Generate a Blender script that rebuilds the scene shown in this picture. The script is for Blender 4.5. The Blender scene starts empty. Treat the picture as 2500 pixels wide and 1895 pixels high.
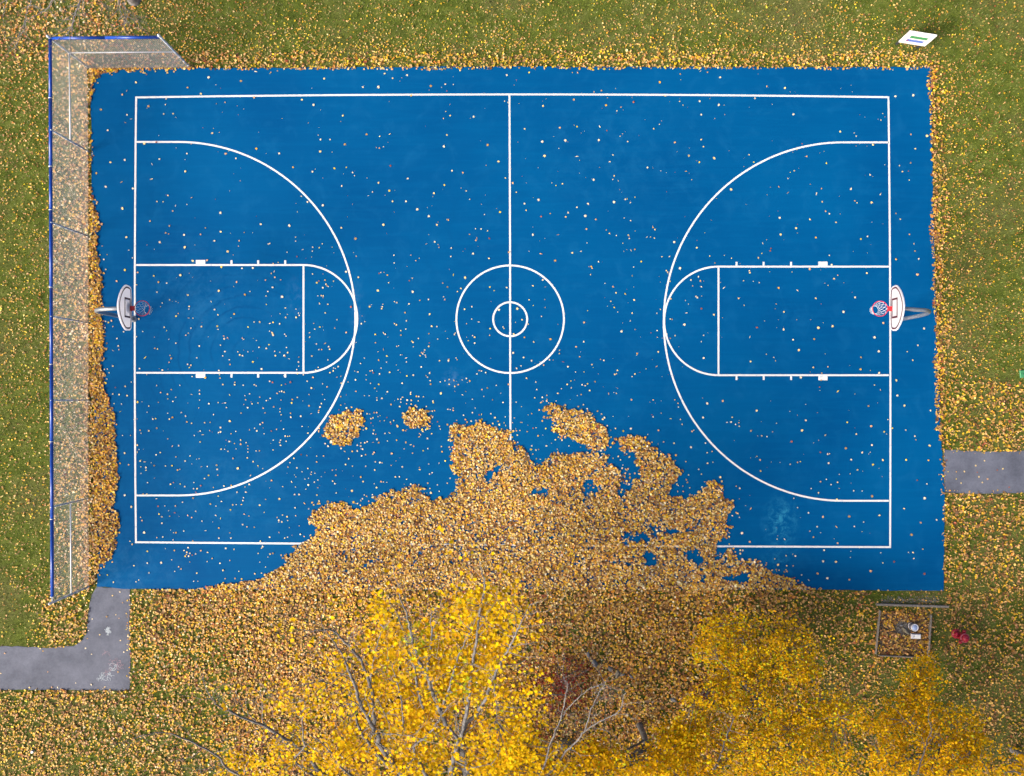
import bpy, bmesh, math, random
import numpy as np
from mathutils import Vector, Matrix

random.seed(7); rng = np.random.default_rng(7)
scene = bpy.context.scene
COL = scene.collection

# ------------------------------------------------------------------ camera
CAM_H = 28.0          # drone height over the court
FPX = 2021.0          # focal length in photo pixels (photo 2500 wide)
NX, NY = 1260.0, 970.0  # nadir point in photo pixels
S = FPX / CAM_H       # photo pixels per metre on the ground
cam_d = bpy.data.cameras.new('camera'); cam = bpy.data.objects.new('camera', cam_d); COL.objects.link(cam)
cam.location = (0, 0, CAM_H); cam.rotation_euler = (0, 0, 0)
cam_d.sensor_width = 36; cam_d.lens = 36 * FPX / 2500
cam_d.shift_x = -(NX - 1250) / 2500; cam_d.shift_y = (NY - 947.5) / 2500
cam_d.clip_start = 0.5; cam_d.clip_end = 2000
scene.camera = cam

# ------------------------------------------------------------------ sky, sun, exposure
SUN_AZ = Vector((-0.86, -0.51)); SUN_EL = math.radians(34)
world = bpy.data.worlds.new('World'); scene.world = world; world.use_nodes = True
wn = world.node_tree; wn.nodes.clear()
sky = wn.nodes.new('ShaderNodeTexSky'); sky.sky_type = 'NISHITA'; sky.sun_disc = False
sky.sun_elevation = SUN_EL; sky.sun_rotation = math.atan2(SUN_AZ.x, SUN_AZ.y)
sky.dust_density = 8.0; sky.air_density = 1.0; sky.ozone_density = 0.6
bg = wn.nodes.new('ShaderNodeBackground'); bg.inputs['Strength'].default_value = 0.145
wo = wn.nodes.new('ShaderNodeOutputWorld')
wn.links.new(sky.outputs[0], bg.inputs[0]); wn.links.new(bg.outputs[0], wo.inputs[0])
sun_d = bpy.data.lights.new('sun', 'SUN'); sun = bpy.data.objects.new('sun', sun_d); COL.objects.link(sun)
sun_d.energy = 2.9; sun_d.angle = math.radians(22); sun_d.color = (1.0, 0.93, 0.82)
sdir = Vector((SUN_AZ.x * math.cos(SUN_EL), SUN_AZ.y * math.cos(SUN_EL), math.sin(SUN_EL)))
sun.rotation_euler = sdir.to_track_quat('Z', 'Y').to_euler(); sun.location = sdir * 60
scene.view_settings.view_transform = 'Standard'; scene.view_settings.look = 'None'
scene.view_settings.exposure = 0.60; scene.view_settings.gamma = 1.0
scene.cycles.max_bounces = 5; scene.cycles.diffuse_bounces = 3; scene.cycles.glossy_bounces = 2; scene.cycles.transmission_bounces = 3

# ------------------------------------------------------------------ helpers
def P(px, py, h=0.0):
    """photo pixel (2500 wide) of a point known to be h metres above the ground -> world"""
    k = (CAM_H - h) / FPX
    return Vector(((px - NX) * k, -(py - NY) * k, h))
def srgb(r, g, b):
    f = lambda c: (c / 255 / 12.92) if c / 255 <= 0.04045 else ((c / 255 + 0.055) / 1.055) ** 2.4
    return (f(r), f(g), f(b))
def link(o, parent=None):
    COL.objects.link(o)
    if parent: o.parent = parent
    return o
def tag(o, label=None, cat=None, group=None, kind=None):
    if label: o['label'] = label
    if cat: o['category'] = cat
    if group: o['group'] = group
    if kind: o['kind'] = kind
    return o
def empty(name, loc=(0, 0, 0), rz=0):
    o = bpy.data.objects.new(name, None); o.location = loc; o.rotation_euler = (0, 0, rz); o.empty_display_size = .2
    return link(o)

class MB:
    """collects shapes into one mesh"""
    def __init__(self): self.v = []; self.f = []
    def add(self, vs, fs):
        n = len(self.v); self.v += [tuple(p) for p in vs]; self.f += [tuple(i + n for i in f) for f in fs]; return self
    def box(self, c, s, rz=0, bev=0.0):
        cx, cy, cz = c; hx, hy, hz = s[0] / 2, s[1] / 2, s[2] / 2
        ca, sa = math.cos(rz), math.sin(rz)
        if bev <= 0:
            pts = [(x, y, z) for z in (-hz, hz) for (x, y) in ((-hx, -hy), (hx, -hy), (hx, hy), (-hx, hy))]
            fs = [(3, 2, 1, 0), (4, 5, 6, 7), (0, 1, 5, 4), (1, 2, 6, 5), (2, 3, 7, 6), (3, 0, 4, 7)]
        else:
            b = min(bev, hx * .9, hy * .9, hz * .9)
            pts = []
            for (z, i) in ((-hz, 0), (-hz + b, 1), (hz - b, 1), (hz, 0)):
                q = 0 if i else b
                for (x, y) in ((-hx, -hy), (hx, -hy), (hx, hy), (-hx, hy)):
                    pts.append((x - math.copysign(q, x), y - math.copysign(q, y), z))
            fs = [(3, 2, 1, 0), (12, 13, 14, 15)]
            for r in range(3):
                for k in range(4):
                    a = r * 4 + k; d = r * 4 + (k + 1) % 4
                    fs.append((a, d, d + 4, a + 4))
        return self.add([(cx + x * ca - y * sa, cy + x * sa + y * ca, cz + z) for x, y, z in pts], fs)
    def tube(self, pts, rad, n=8, cap=True):
        pts = [Vector(p) for p in pts]
        if not hasattr(rad, '__len__'): rad = [rad] * len(pts)
        vs = []; fs = []
        t0 = (pts[1] - pts[0]).normalized()
        u = t0.orthogonal().normalized()
        for i, p in enumerate(pts):
            t = (pts[min(i + 1, len(pts) - 1)] - pts[max(i - 1, 0)]).normalized()
            u = (u - t * u.dot(t))
            if u.length < 1e-6: u = t.orthogonal()
            u.normalize(); w = t.cross(u)
            for k in range(n):
                a = 2 * math.pi * k / n
                vs.append(p + (u * math.cos(a) + w * math.sin(a)) * rad[i])
        for i in range(len(pts) - 1):
            for k in range(n):
                a = i * n + k; b = i * n + (k + 1) % n
                fs.append((a, b, b + n, a + n))
        if cap:
            fs.append(tuple(range(n - 1, -1, -1))); m = (len(pts) - 1) * n; fs.append(tuple(range(m, m + n)))
        return self.add(vs, fs)
    def lathe(self, prof, n=20, c=(0, 0, 0), axis=Vector((0, 0, 1))):
        axis = Vector(axis).normalized(); u = axis.orthogonal().normalized(); w = axis.cross(u); c = Vector(c)
        vs = []; fs = []
        for (r, z) in prof:
            for k in range(n):
                a = 2 * math.pi * k / n
                vs.append(c + axis * z + (u * math.cos(a) + w * math.sin(a)) * max(r, 1e-4))
        for i in range(len(prof) - 1):
            for k in range(n):
                a = i * n + k; b = i * n + (k + 1) % n
                fs.append((a, b, b + n, a + n))
        fs.append(tuple(range(n - 1, -1, -1))); m = (len(prof) - 1) * n; fs.append(tuple(range(m, m + n)))
        return self.add(vs, fs)
    def ribbon(self, pts, w, z, closed=False):
        pts = [Vector((p[0], p[1])) for p in pts]; n = len(pts); vs = []; fs = []
        for i, p in enumerate(pts):
            a = pts[(i - 1) % n] if (closed or i > 0) else p
            b = pts[(i + 1) % n] if (closed or i < n - 1) else p
            t = (b - a).normalized(); nn = Vector((-t.y, t.x))
            vs += [(p.x + nn.x * w / 2, p.y + nn.y * w / 2, z), (p.x - nn.x * w / 2, p.y - nn.y * w / 2, z)]
        for i in range(n if closed else n - 1):
            a = 2 * i; b = 2 * ((i + 1) % n); fs.append((a, a + 1, b + 1, b))
        return self.add(vs, fs)
    def build(self, name, mat, parent=None, smooth=False, kind=None):
        me = bpy.data.meshes.new(name); me.from_pydata(self.v, [], self.f); me.update()
        if mat: me.materials.append(mat)
        if smooth: me.polygons.foreach_set('use_smooth', [True] * len(me.polygons))
        o = bpy.data.objects.new(name, me); link(o, parent)
        if kind: o['kind'] = kind
        return o

def np_mesh(name, V, T, mat, colors=None, parent=None, kind=None):
    """numpy triangle soup: V (n,3), T (m,3)"""
    me = bpy.data.meshes.new(name)
    me.vertices.add(len(V)); me.vertices.foreach_set('co', V.astype(np.float32).ravel())
    me.loops.add(T.size); me.loops.foreach_set('vertex_index', T.astype(np.int32).ravel())
    me.polygons.add(len(T)); me.polygons.foreach_set('loop_start', np.arange(0, T.size, 3, dtype=np.int32))
    me.polygons.foreach_set('loop_total', np.full(len(T), 3, dtype=np.int32))
    if colors is not None:
        at = me.attributes.new('col', 'FLOAT_COLOR', 'POINT')
        c4 = np.ones((len(V), 4), dtype=np.float32); c4[:, :3] = colors
        at.data.foreach_set('color', c4.ravel())
    me.update(calc_edges=True); me.validate()
    me.materials.append(mat)
    o = bpy.data.objects.new(name, me); link(o, parent)
    if kind: o['kind'] = kind
    return o

# ------------------------------------------------------------------ materials
class NT:
    def __init__(self, name):
        self.m = bpy.data.materials.new(name); self.m.use_nodes = True; self.t = self.m.node_tree; self.n = self.t.nodes
        self.b = self.n['Principled BSDF']
        self.geo = None
    def new(self, t, **kw):
        x = self.n.new(t)
        for k, v in kw.items(): setattr(x, k, v)
        return x
    def l(self, a, b): self.t.links.new(a, b)
    def pos(self):
        if not self.geo: self.geo = self.new('ShaderNodeNewGeometry')
        return self.geo.outputs['Position']
    def noise(self, scale, detail=4, rough=.55, dist=0.0, vec=None):
        x = self.new('ShaderNodeTexNoise'); x.inputs['Scale'].default_value = scale; x.inputs['Detail'].default_value = detail
        x.inputs['Roughness'].default_value = rough; x.inputs['Distortion'].default_value = dist
        self.l(vec or self.pos(), x.inputs['Vector']); return x.outputs['Fac']
    def ramp(self, fac, stops):
        r = self.new('ShaderNodeValToRGB'); e = r.color_ramp.elements
        while len(e) < len(stops): e.new(.5)
        for i, (p, c) in enumerate(stops): e[i].position = p; e[i].color = (*c, 1) if len(c) == 3 else c
        self.l(fac, r.inputs[0]); return r.outputs['Color']
    def mix(self, fac, a, b, mode='MIX'):
        x = self.new('ShaderNodeMix', data_type='RGBA', blend_type=mode)
        for s, v in ((x.inputs[0], fac), (x.inputs[6], a), (x.inputs[7], b)):
            if isinstance(v, (int, float)): s.default_value = v
            elif isinstance(v, tuple): s.default_value = (*v, 1) if len(v) == 3 else v
            else: self.l(v, s)
        return x.outputs[2]
    def math(self, op, a, b=0.0, clamp=False):
        x = self.new('ShaderNodeMath', operation=op, use_clamp=clamp)
        for s, v in ((x.inputs[0], a), (x.inputs[1], b)):
            if isinstance(v, (int, float)): s.default_value = v
            else: self.l(v, s)
        return x.outputs[0]
    def bump(self, h, strength=.3, dist=.02):
        x = self.new('ShaderNodeBump'); x.inputs['Strength'].default_value = strength; x.inputs['Distance'].default_value = dist
        self.l(h, x.inputs['Height']); self.l(x.outputs[0], self.b.inputs['Normal'])
    def setc(self, c):
        if isinstance(c, tuple): self.b.inputs['Base Color'].default_value = (*c, 1)
        else: self.l(c, self.b.inputs['Base Color'])
    def rough(self, r):
        if isinstance(r, (int, float)): self.b.inputs['Roughness'].default_value = r
        else: self.l(r, self.b.inputs['Roughness'])

def plain(name, c, rough=.5, metal=0.0, var=.12, scale=12.0, bump=0.0):
    t = NT(name); n = t.noise(scale, 5)
    c2 = tuple(max(0, x * (1 - var)) for x in c); c1 = tuple(min(1, x * (1 + var)) for x in c)
    t.setc(t.ramp(n, [(.3, c2), (.7, c1)])); t.rough(rough); t.b.inputs['Metallic'].default_value = metal
    if bump: t.bump(t.noise(scale * 4, 4), bump, .01)
    return t.m

def leaf_mat(name, trans=.25, rough=.6, spec=.3):
    t = NT(name); a = t.new('ShaderNodeAttribute', attribute_name='col')
    n = t.noise(30, 2)
    c = t.mix(t.math('MULTIPLY', n, .16), a.outputs['Color'], (.12, .06, .02))
    t.setc(c); t.rough(rough); t.b.inputs['Specular IOR Level'].default_value = spec
    if trans > 0:
        tr = t.new('ShaderNodeBsdfTranslucent'); t.l(c, tr.inputs['Color'])
        mx = t.new('ShaderNodeMixShader'); mx.inputs[0].default_value = trans
        t.l(t.b.outputs[0], mx.inputs[1]); t.l(tr.outputs[0], mx.inputs[2])
        t.l(mx.outputs[0], t.n['Material Output'].inputs['Surface'])
    return t.m
M = {}
M['leaf'] = leaf_mat('fallen_leaf', .15, .55, .4)
M['tree_leaf'] = leaf_mat('tree_leaf', .30, .6, .06)
M['grass'] = leaf_mat('grass_blade', .25, .5, .5)

def lawn_mat():
    t = NT('lawn_soil_grass')
    big = t.noise(.35, 5, .6); mid = t.noise(2.2, 6, .65); fine = t.noise(45, 6, .7)
    g = t.ramp(mid, [(.3, (.055, .080, .012)), (.5, (.105, .140, .022)), (.68, (.16, .185, .045))])
    dry = t.ramp(fine, [(.35, (.085, .080, .032)), (.7, (.27, .23, .115))])
    c = t.mix(t.ramp(big, [(.48, (0, 0, 0)), (.72, (.75, .75, .75))]), g, dry)
    c = t.mix(.7, c, t.ramp(fine, [(.3, (.25, .25, .25)), (.65, (1.25, 1.25, 1.2))]), 'MULTIPLY')
    t.setc(c); t.rough(.9); t.b.inputs['Specular IOR Level'].default_value = .1
    t.bump(fine, .8, .05)
    return t.m
M['lawn'] = lawn_mat()

def court_mat():
    t = NT('blue_court_paint')
    big = t.noise(.22, 3, .5); mid = t.noise(1.6, 6, .6, .6); fine = t.noise(60, 4, .6)
    base = t.ramp(big, [(.3, (.0001, .060, .196)), (.7, (.0002, .078, .230))])
    # brushed, slightly chalky streaks along the length of the court
    mp = t.new('ShaderNodeMapping'); mp.inputs['Scale'].default_value = (.35, 5.0, 1); t.l(t.pos(), mp.inputs['Vector'])
    st = t.noise(1.2, 6, .6, .8, mp.outputs[0])
    base = t.mix(t.ramp(st, [(.45, (0, 0, 0)), (.8, (.35, .35, .35))]), base, (.001, .100, .27))
    # pale worn clouds
    scuff = t.ramp(mid, [(.52, (0, 0, 0)), (.76, (.36, .36, .36))])
    base = t.mix(scuff, base, (.006, .108, .275))
    # milky stain near the lower right corner
    def blotch(px, py, r, sx, amount, col, sc=3.0):
        nonlocal base
        c = P(px, py)
        sub = t.new('ShaderNodeVectorMath', operation='SUBTRACT'); t.l(t.pos(), sub.inputs[0]); sub.inputs[1].default_value = (c.x, c.y, 0)
        mul = t.new('ShaderNodeVectorMath', operation='MULTIPLY'); t.l(sub.outputs[0], mul.inputs[0]); mul.inputs[1].default_value = (sx, 1, 0)
        ln = t.new('ShaderNodeVectorMath', operation='LENGTH'); t.l(mul.outputs[0], ln.inputs[0])
        f = t.math('SUBTRACT', 1.0, t.math('DIVIDE', ln.outputs['Value'], r), True)
        n = t.ramp(t.noise(sc, 8, .75, .5), [(.46, (0, 0, 0)), (.68, (1, 1, 1))])
        base = t.mix(t.math('MULTIPLY', t.math('MULTIPLY', f, n), amount), base, col)
    # dried squeegee arcs inside the left key
    def arcs(px, py, rad, sc, amount, col):
        nonlocal base
        c = P(px, py)
        sub = t.new('ShaderNodeVectorMath', operation='SUBTRACT'); t.l(t.pos(), sub.inputs[0]); sub.inputs[1].default_value = (c.x, c.y, 0)
        ln = t.new('ShaderNodeVectorMath', operation='LENGTH'); t.l(sub.outputs[0], ln.inputs[0])
        d = ln.outputs['Value']
        wob = t.math('ADD', t.math('MULTIPLY', d, sc), t.math('MULTIPLY', mid, 2.2))
        s = t.math('POWER', t.math('ABSOLUTE', t.math('SINE', wob)), 16.0)
        fall = t.math('SUBTRACT', 1.0, t.math('DIVIDE', d, rad), True)
        dt = t.new('ShaderNodeVectorMath', operation='DOT_PRODUCT'); t.l(sub.outputs[0], dt.inputs[0]); dt.inputs[1].default_value = (-.7, .7, 0)
        quad = t.math('MULTIPLY', dt.outputs['Value'], .9, True)
        gate = t.ramp(t.noise(1.1, 4, .6, .5), [(.34, (0, 0, 0)), (.56, (1, 1, 1))])
        k = t.math('MULTIPLY', t.math('MULTIPLY', t.math('MULTIPLY', s, fall), quad), t.math('MULTIPLY', gate, amount))
        base = t.mix(k, base, col)
    blotch(520, 770, 2.4, .8, .75, (.010, .105, .265), 1.5)
    arcs(600, 860, 4.2, 8.5, 1.3, (.0003, .055, .18))
    arcs(1260, 560, 6.5, 3.1, .9, (.0003, .066, .205))
    blotch(1905, 1275, 1.1, 1.5, 1.0, (.03, .25, .42), 4.5)
    blotch(1905, 1375, .9, 1.1, .6, (.02, .20, .38), 5.0)
    blotch(1105, 925, .45, 1, .35, (.12, .26, .5), 6.0)
    blotch(470, 700, 2.2, 1, .5, (.02, .13, .30), 2.2)
    blotch(560, 1200, 2.6, .7, .4, (.02, .13, .30), 2.0)
    blotch(300, 1400, 1.8, .7, .5, (.03, .14, .31), 2.4)
    blotch(1500, 360, 3.0, .8, .35, (.01, .12, .29), 1.8)
    blotch(720, 730, .9, 2.2, .5, (.06, .17, .38), 3.0)
    blotch(872, 760, 1.2, 4.0, .55, (.06, .17, .38), 3.0)
    t.setc(base)
    t.rough(t.ramp(mid, [(.3, (.50, .50, .50)), (.7, (.66, .66, .66))])); t.b.inputs['Specular IOR Level'].default_value = .03
    t.bump(fine, .12, .004)
    return t.m
M['court'] = court_mat()

def line_mat():
    t = NT('white_line_paint'); n = t.noise(9, 7, .7)
    t.setc(t.ramp(n, [(.30, (.24, .38, .54)), (.42, (.62, .64, .66)), (.8, (.70, .71, .72))])); t.rough(.6); return t.m
M['line'] = line_mat()
def asphalt_mat():
    t = NT('weathered_asphalt'); a = t.noise(1.1, 5, .6); f = t.noise(160, 3, .7); g = t.noise(14, 5, .6)
    c = t.ramp(a, [(.32, (.070, .080, .115)), (.68, (.136, .150, .205))])
    c = t.mix(.6, c, t.ramp(f, [(.3, (.55, .55, .55)), (.7, (1.3, 1.3, 1.3))]), 'MULTIPLY')
    c = t.mix(.3, c, t.ramp(g, [(.35, (.6, .6, .62)), (.65, (1.2, 1.2, 1.2))]), 'MULTIPLY')
    t.setc(c); t.rough(.88); t.bump(f, .5, .006); return t.m
M['asphalt'] = asphalt_mat()
M['chalk_w'] = plain('white_chalk', (.36, .41, .47), .9, 0, .25, 25)
M['chalk_p'] = plain('pink_chalk', (.24, .18, .225), .9, 0, .25, 25)
M['galv'] = plain('galvanised_steel', (.50, .55, .63), .42, .55, .12, 9)
M['galv_light'] = plain('bright_galvanised_rail', (.72, .74, .78), .4, .2, .08, 9)
M['wire'] = plain('galvanised_wire', (.52, .52, .54), .5, .2, .15, 6)
M['bluecap'] = plain('blue_plastic_rail_cover', (.006, .055, .36), .28, 0, .12, 5)
M['board'] = plain('white_backboard', (.84, .84, .90), .45, 0, .03, 4)
def board_mat():
    t = NT('white_fibreglass'); n_ = t.noise(4, 4); c = t.ramp(n_, [(.3, (.80, .80, .86)), (.7, (.86, .86, .92))]); t.setc(c); t.rough(.45)
    tr = t.new('ShaderNodeBsdfTranslucent'); t.l(c, tr.inputs['Color']); mx = t.new('ShaderNodeMixShader'); mx.inputs[0].default_value = .5
    t.l(t.b.outputs[0], mx.inputs[1]); t.l(tr.outputs[0], mx.inputs[2]); t.l(mx.outputs[0], t.n['Material Output'].inputs['Surface']); return t.m
M['board'] = board_mat()
M['maroon'] = plain('maroon_print', (.065, .006, .016), .5, 0, .1)
M['rimred'] = plain('red_powder_coat', (.62, .018, .030), .4, 0, .1)
M['net'] = plain('white_nylon_cord', (.82, .83, .86), .7, 0, .06, 30)
M['pole'] = plain('grey_steel_pole', (.27, .30, .35), .42, .5, .15, 5)
M['signw'] = plain('white_sign_panel', (.84, .84, .83), .45, 0, .03, 5)
M['darkpost'] = plain('dark_painted_post', (.03, .035, .045), .5, 0, .2)
def print_mat(name, c, hi):
    t = NT(name); mp = t.new('ShaderNodeMapping'); mp.inputs['Scale'].default_value = (1, 1, 7); t.l(t.pos(), mp.inputs['Vector'])
    n = t.noise(9, 3, .6, 0, mp.outputs[0]); t.setc(t.ramp(n, [(.5, c), (.72, hi)])); t.rough(.5); return t.m
M['green_print'] = print_mat('green_printed_band', (.03, .27, .085), (.22, .48, .27))
M['blue_print'] = print_mat('blue_printed_band', (.07, .15, .55), (.30, .42, .75))
M['red_print'] = plain('red_printed_mark', (.45, .02, .05), .5)
def wood_mat():
    t = NT('weathered_timber'); mp = t.new('ShaderNodeMapping'); mp.inputs['Scale'].default_value = (3, 3, 3); t.l(t.pos(), mp.inputs['Vector'])
    n = t.noise(6, 6, .7, .4, mp.outputs[0]); t.setc(t.ramp(n, [(.3, (.10, .088, .075)), (.7, (.25, .23, .21))])); t.rough(.85); t.bump(n, .4, .01); return t.m
M['wood'] = wood_mat()
def rock_mat(name, a, b):
    t = NT(name); n = t.noise(7, 7, .7); t.setc(t.ramp(n, [(.3, a), (.7, b)])); t.rough(.9); t.bump(t.noise(18, 6, .7), .6, .02); return t.m
M['rock'] = rock_mat('grey_stone', (.10, .105, .12), (.24, .24, .25))
M['rock_brown'] = rock_mat('brown_stone', (.10, .085, .06), (.22, .20, .15))
M['soil'] = rock_mat('bare_soil', (.05, .04, .03), (.13, .105, .08))
M['hyd'] = plain('red_hydrant_paint', (.34, .010, .035), .38, 0, .25, 10)
M['hyd_light'] = plain('faded_hydrant_cap', (.42, .09, .13), .5, 0, .15, 10)
M['steel_blue'] = plain('bluish_pipe_cap', (.36, .46, .72), .4, .1, .1, 8)
M['steel_dark'] = plain('dark_pipe', (.10, .10, .13), .5, .3, .2, 8)
M['concrete'] = plain('pale_concrete', (.66, .66, .72), .8, 0, .08, 20)
M['black'] = plain('black_print', (.02, .02, .025), .6)
M['paper'] = plain('white_paper_cup', (.80, .80, .82), .6, 0, .04)
M['green_lid'] = plain('green_plastic_lid', (.04, .21, .09), .5, 0, .15)
def bark_mat(name, dark, light, sc=8):
    t = NT(name); mp = t.new('ShaderNodeMapping'); mp.inputs['Scale'].default_value = (1, 1, 1); t.l(t.pos(), mp.inputs['Vector'])
    n = t.noise(sc, 6, .75, .5, mp.outputs[0]); t.setc(t.ramp(n, [(.35, dark), (.5, tuple((x + y) / 2 for x, y in zip(dark, light))), (.66, light)])); t.rough(.85); t.bump(n, .6, .02); return t.m
M['bark'] = bark_mat('grey_maple_bark', (.06, .055, .055), (.24, .235, .245))
M['bark_pale'] = bark_mat('pale_bark', (.075, .068, .064), (.25, .24, .25))

# ------------------------------------------------------------------ noise / polygons in numpy
class VNoise:
    def __init__(self, seed): self.g = np.random.default_rng(seed).random((256, 256))
    def __call__(self, x, y, s):
        x = x * s + 1000; y = y * s + 1000; xi = np.floor(x).astype(int); yi = np.floor(y).astype(int)
        fx = x - xi; fy = y - yi; fx = fx * fx * (3 - 2 * fx); fy = fy * fy * (3 - 2 * fy); g = self.g
        a = g[xi % 256, yi % 256]; b = g[(xi + 1) % 256, yi % 256]; c = g[xi % 256, (yi + 1) % 256]; d = g[(xi + 1) % 256, (yi + 1) % 256]
        return (a * (1 - fx) + b * fx) * (1 - fy) + (c * (1 - fx) + d * fx) * fy
vn = VNoise(3); vn2 = VNoise(11); vn3 = VNoise(29)
def inside(poly, x, y):
    r = np.zeros(x.shape, bool); n = len(poly); j = n - 1
    for i in range(n):
        xi, yi = poly[i]; xj, yj = poly[j]
        if yi != yj:
            r ^= ((yi > y) != (yj > y)) & (x < (xj - xi) * (y - yi) / (yj - yi) + xi)
        j = i
    return r
ZK = 625 / 2207.0
def Z(ox, oy, pts): return [(ox + x * ZK, oy + y * ZK) for x, y in pts]

# ================================================================== SETTING
# lawn: one sheet to the horizon
lawn = MB()
xs = [-600, -60, -24, -12, 0, 12, 24, 60, 600]
lawn.add([(x, y, 0) for y in xs for x in xs], [(j * 9 + i, j * 9 + i + 1, j * 9 + i + 10, j * 9 + i + 9) for j in range(8) for i in range(8)])
tag(lawn.build('lawn', M['lawn']), kind='structure')

def slab(name, pts, z0, z1, mat):
    m = MB(); n = len(pts)
    m.add([(p.x, p.y, z1) for p in pts] + [(p.x, p.y, z0) for p in pts], [tuple(range(n - 1, -1, -1))] + [(i, (i + 1) % n, n + (i + 1) % n, n + i) for i in range(n)])
    o = m.build(name, mat); bm = bmesh.new(); bm.from_mesh(o.data); bmesh.ops.recalc_face_normals(bm, faces=bm.faces[:]); bm.to_mesh(o.data); bm.free()
    return tag(o, kind='structure')
def jagged(pts, step=.25, amp=.02):
    out = []
    for i, a in enumerate(pts):
        b = pts[(i + 1) % len(pts)]; n = max(1, int((b - a).length / step))
        for k in range(n):
            p = a.lerp(b, k / n); out.append(p + Vector((random.uniform(-amp, amp), random.uniform(-amp, amp), 0)))
    return out
COURT_PX = [(222, 166), (470, 166), (625, 167), (1250, 163), (1875, 165), (2272, 165), (2276, 400), (2284, 760), (2296, 1050), (2306, 1200), (2303, 1441), (2028, 1440), (1250, 1438), (480, 1439), (317, 1438), (238, 1431), (228, 800)]
CZ = 0.030; LZ = 0.034
court = slab('court', jagged([P(*p) for p in COURT_PX]), -.05, CZ, M['court'])

LW = .060
def line(name, ribs):
    m = MB()
    for pts, w, closed in ribs: m.ribbon([P(x, y) for x, y in pts], w, LZ + (.0015 if 'arc' in name else 0), closed)
    return m.build(name, M['line'], court)
def arc(cx, cy, r, a0, a1, n=64):
    return [(cx + r * math.cos(math.radians(a0 + (a1 - a0) * i / n)), cy - r * math.sin(math.radians(a0 + (a1 - a0) * i / n))) for i in range(n + 1)]
h = LW * S / 2
def spl(pts, n=24):
    xs_ = [p[0] for p in pts]; ys_ = [p[1] for p in pts]
    if abs(xs_[-1] - xs_[0]) > abs(ys_[-1] - ys_[0]):
        c = np.polyfit(xs_, ys_, min(2, len(pts) - 1)); t = np.linspace(xs_[0], xs_[-1], n); return [(x, float(np.polyval(c, x))) for x in t]
    c = np.polyfit(ys_, xs_, min(2, len(pts) - 1)); t = np.linspace(ys_[0], ys_[-1], n); return [(float(np.polyval(c, y)), y) for y in t]
line('sideline', [(spl([(333.5 - h, 239), (1244, 231.6), (2168 + h, 238.5)]), LW, False)])
line('sideline', [(spl([(333 - h, 1323.5), (1383, 1331.5), (2172 + h, 1335.5)]), LW, False)])
line('baseline', [(spl([(333.5, 239 + h + .1), (330, 780), (333, 1323.5 - h - .1)]), LW, False)])
line('baseline', [(spl([(2168, 238.5 + h + .1), (2172.5, 850), (2172, 1335.5 - h - .1)]), LW, False)])
line('halfway_line', [([(1243.8, 231.6 + h), (1245.4, 779.5 - 133.4)], LW, False), ([(1245.4, 779.5 - 133.3 + 2 * h), (1245.4, 779.5 - 44)], LW, False),
                      ([(1245.4, 779.5 - 44 + 2 * h), (1245.6, 779.5 + 44 - 2 * h)], LW, False), ([(1245.5, 779.5 + 44), (1245.7, 779.5 + 133.3 - 2 * h)], LW, False), ([(1245.7, 779.5 + 133.4), (1247, 1331 - h)], LW, False)])
line('center_circle', [(arc(1245.5, 779.8, 131.2, 0, 360)[:-1], LW, True)])
line('inner_center_circle', [(arc(1245.5, 779.8, 41.5, 0, 360, 40)[:-1], LW, True)])
def tpl(name, bx, cx, cy, r, sgn):
    pts = [(bx + sgn * h, cy - r), ]
    a = arc(cx, cy, r, 90, -90, 80)
    if sgn < 0: a = [(2 * cx - x, y) for x, y in a]
    line(name, [(pts + a + [(bx + sgn * h, cy + r)], LW, False)])
tpl('three_point_line', 331.5, 437, 778.5, 431, 1)
tpl('three_point_line', 2171, 2057, 785.5, 437, -1)
def key(bx, fx, y0, y1, ticks, block, sgn):
    yc = (y0 + y1) / 2; r = (y1 - y0) / 2
    line('lane_line', [([(bx + sgn * h, y0), (fx, y0)], LW, False)])
    line('lane_line', [([(bx + sgn * h, y1), (fx, y1)], LW, False)])
    line('free_throw_line', [([(fx, y0 + h + .1), (fx, y1 - h - .1)], LW, False)])
    a = arc(fx, yc, r, 90, -90, 48)
    if sgn < 0: a = [(2 * fx - x, y) for x, y in a]
    line('free_throw_arc', [(a, LW, False)])
    for y, d in ((y0, -1), (y1, 1)):
        for x in ticks: line('lane_mark', [([(x, y + d * (h + .05)), (x, y + d * (h + 9.5))], .065, False)])
        x0, x1 = block; yy = y + d * (h + 5.1)
        line('lane_block', [([(x0, yy), (x1, yy)], 10.0 / S, False)])
key(331.5, 741.5, 647.6, 910.4, (566, 631, 697), (479, 502), 1)
key(2171, 1753.5, 651.5, 916.3, (1797.5, 1863.7, 1930.5), (1997, 2019.5), -1)

# asphalt paths
PATH_A = [(238, 1432), (317, 1438.5), (318, 1470), (316, 1560), (320, 1610), (318, 1650), (316, 1684), (240, 1685), (120, 1684), (0, 1684), (-260, 1682), (-260, 1577), (0, 1577), (130, 1582), (180, 1577), (202, 1563), (212, 1545), (217, 1500), (219, 1475), (226, 1452)]
PATH_B = [(2303.5, 1098), (2420, 1103), (2500, 1101), (2900, 1100), (2900, 1206), (2500, 1203), (2400, 1206), (2306.5, 1203)]
path_a = slab('path', jagged([P(*p) for p in PATH_A], .2, .02), -.05, .014, M['asphalt'])
path_b = slab('path', jagged([P(*p) for p in PATH_B], .2, .02), -.05, .014, M['asphalt'])
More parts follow.
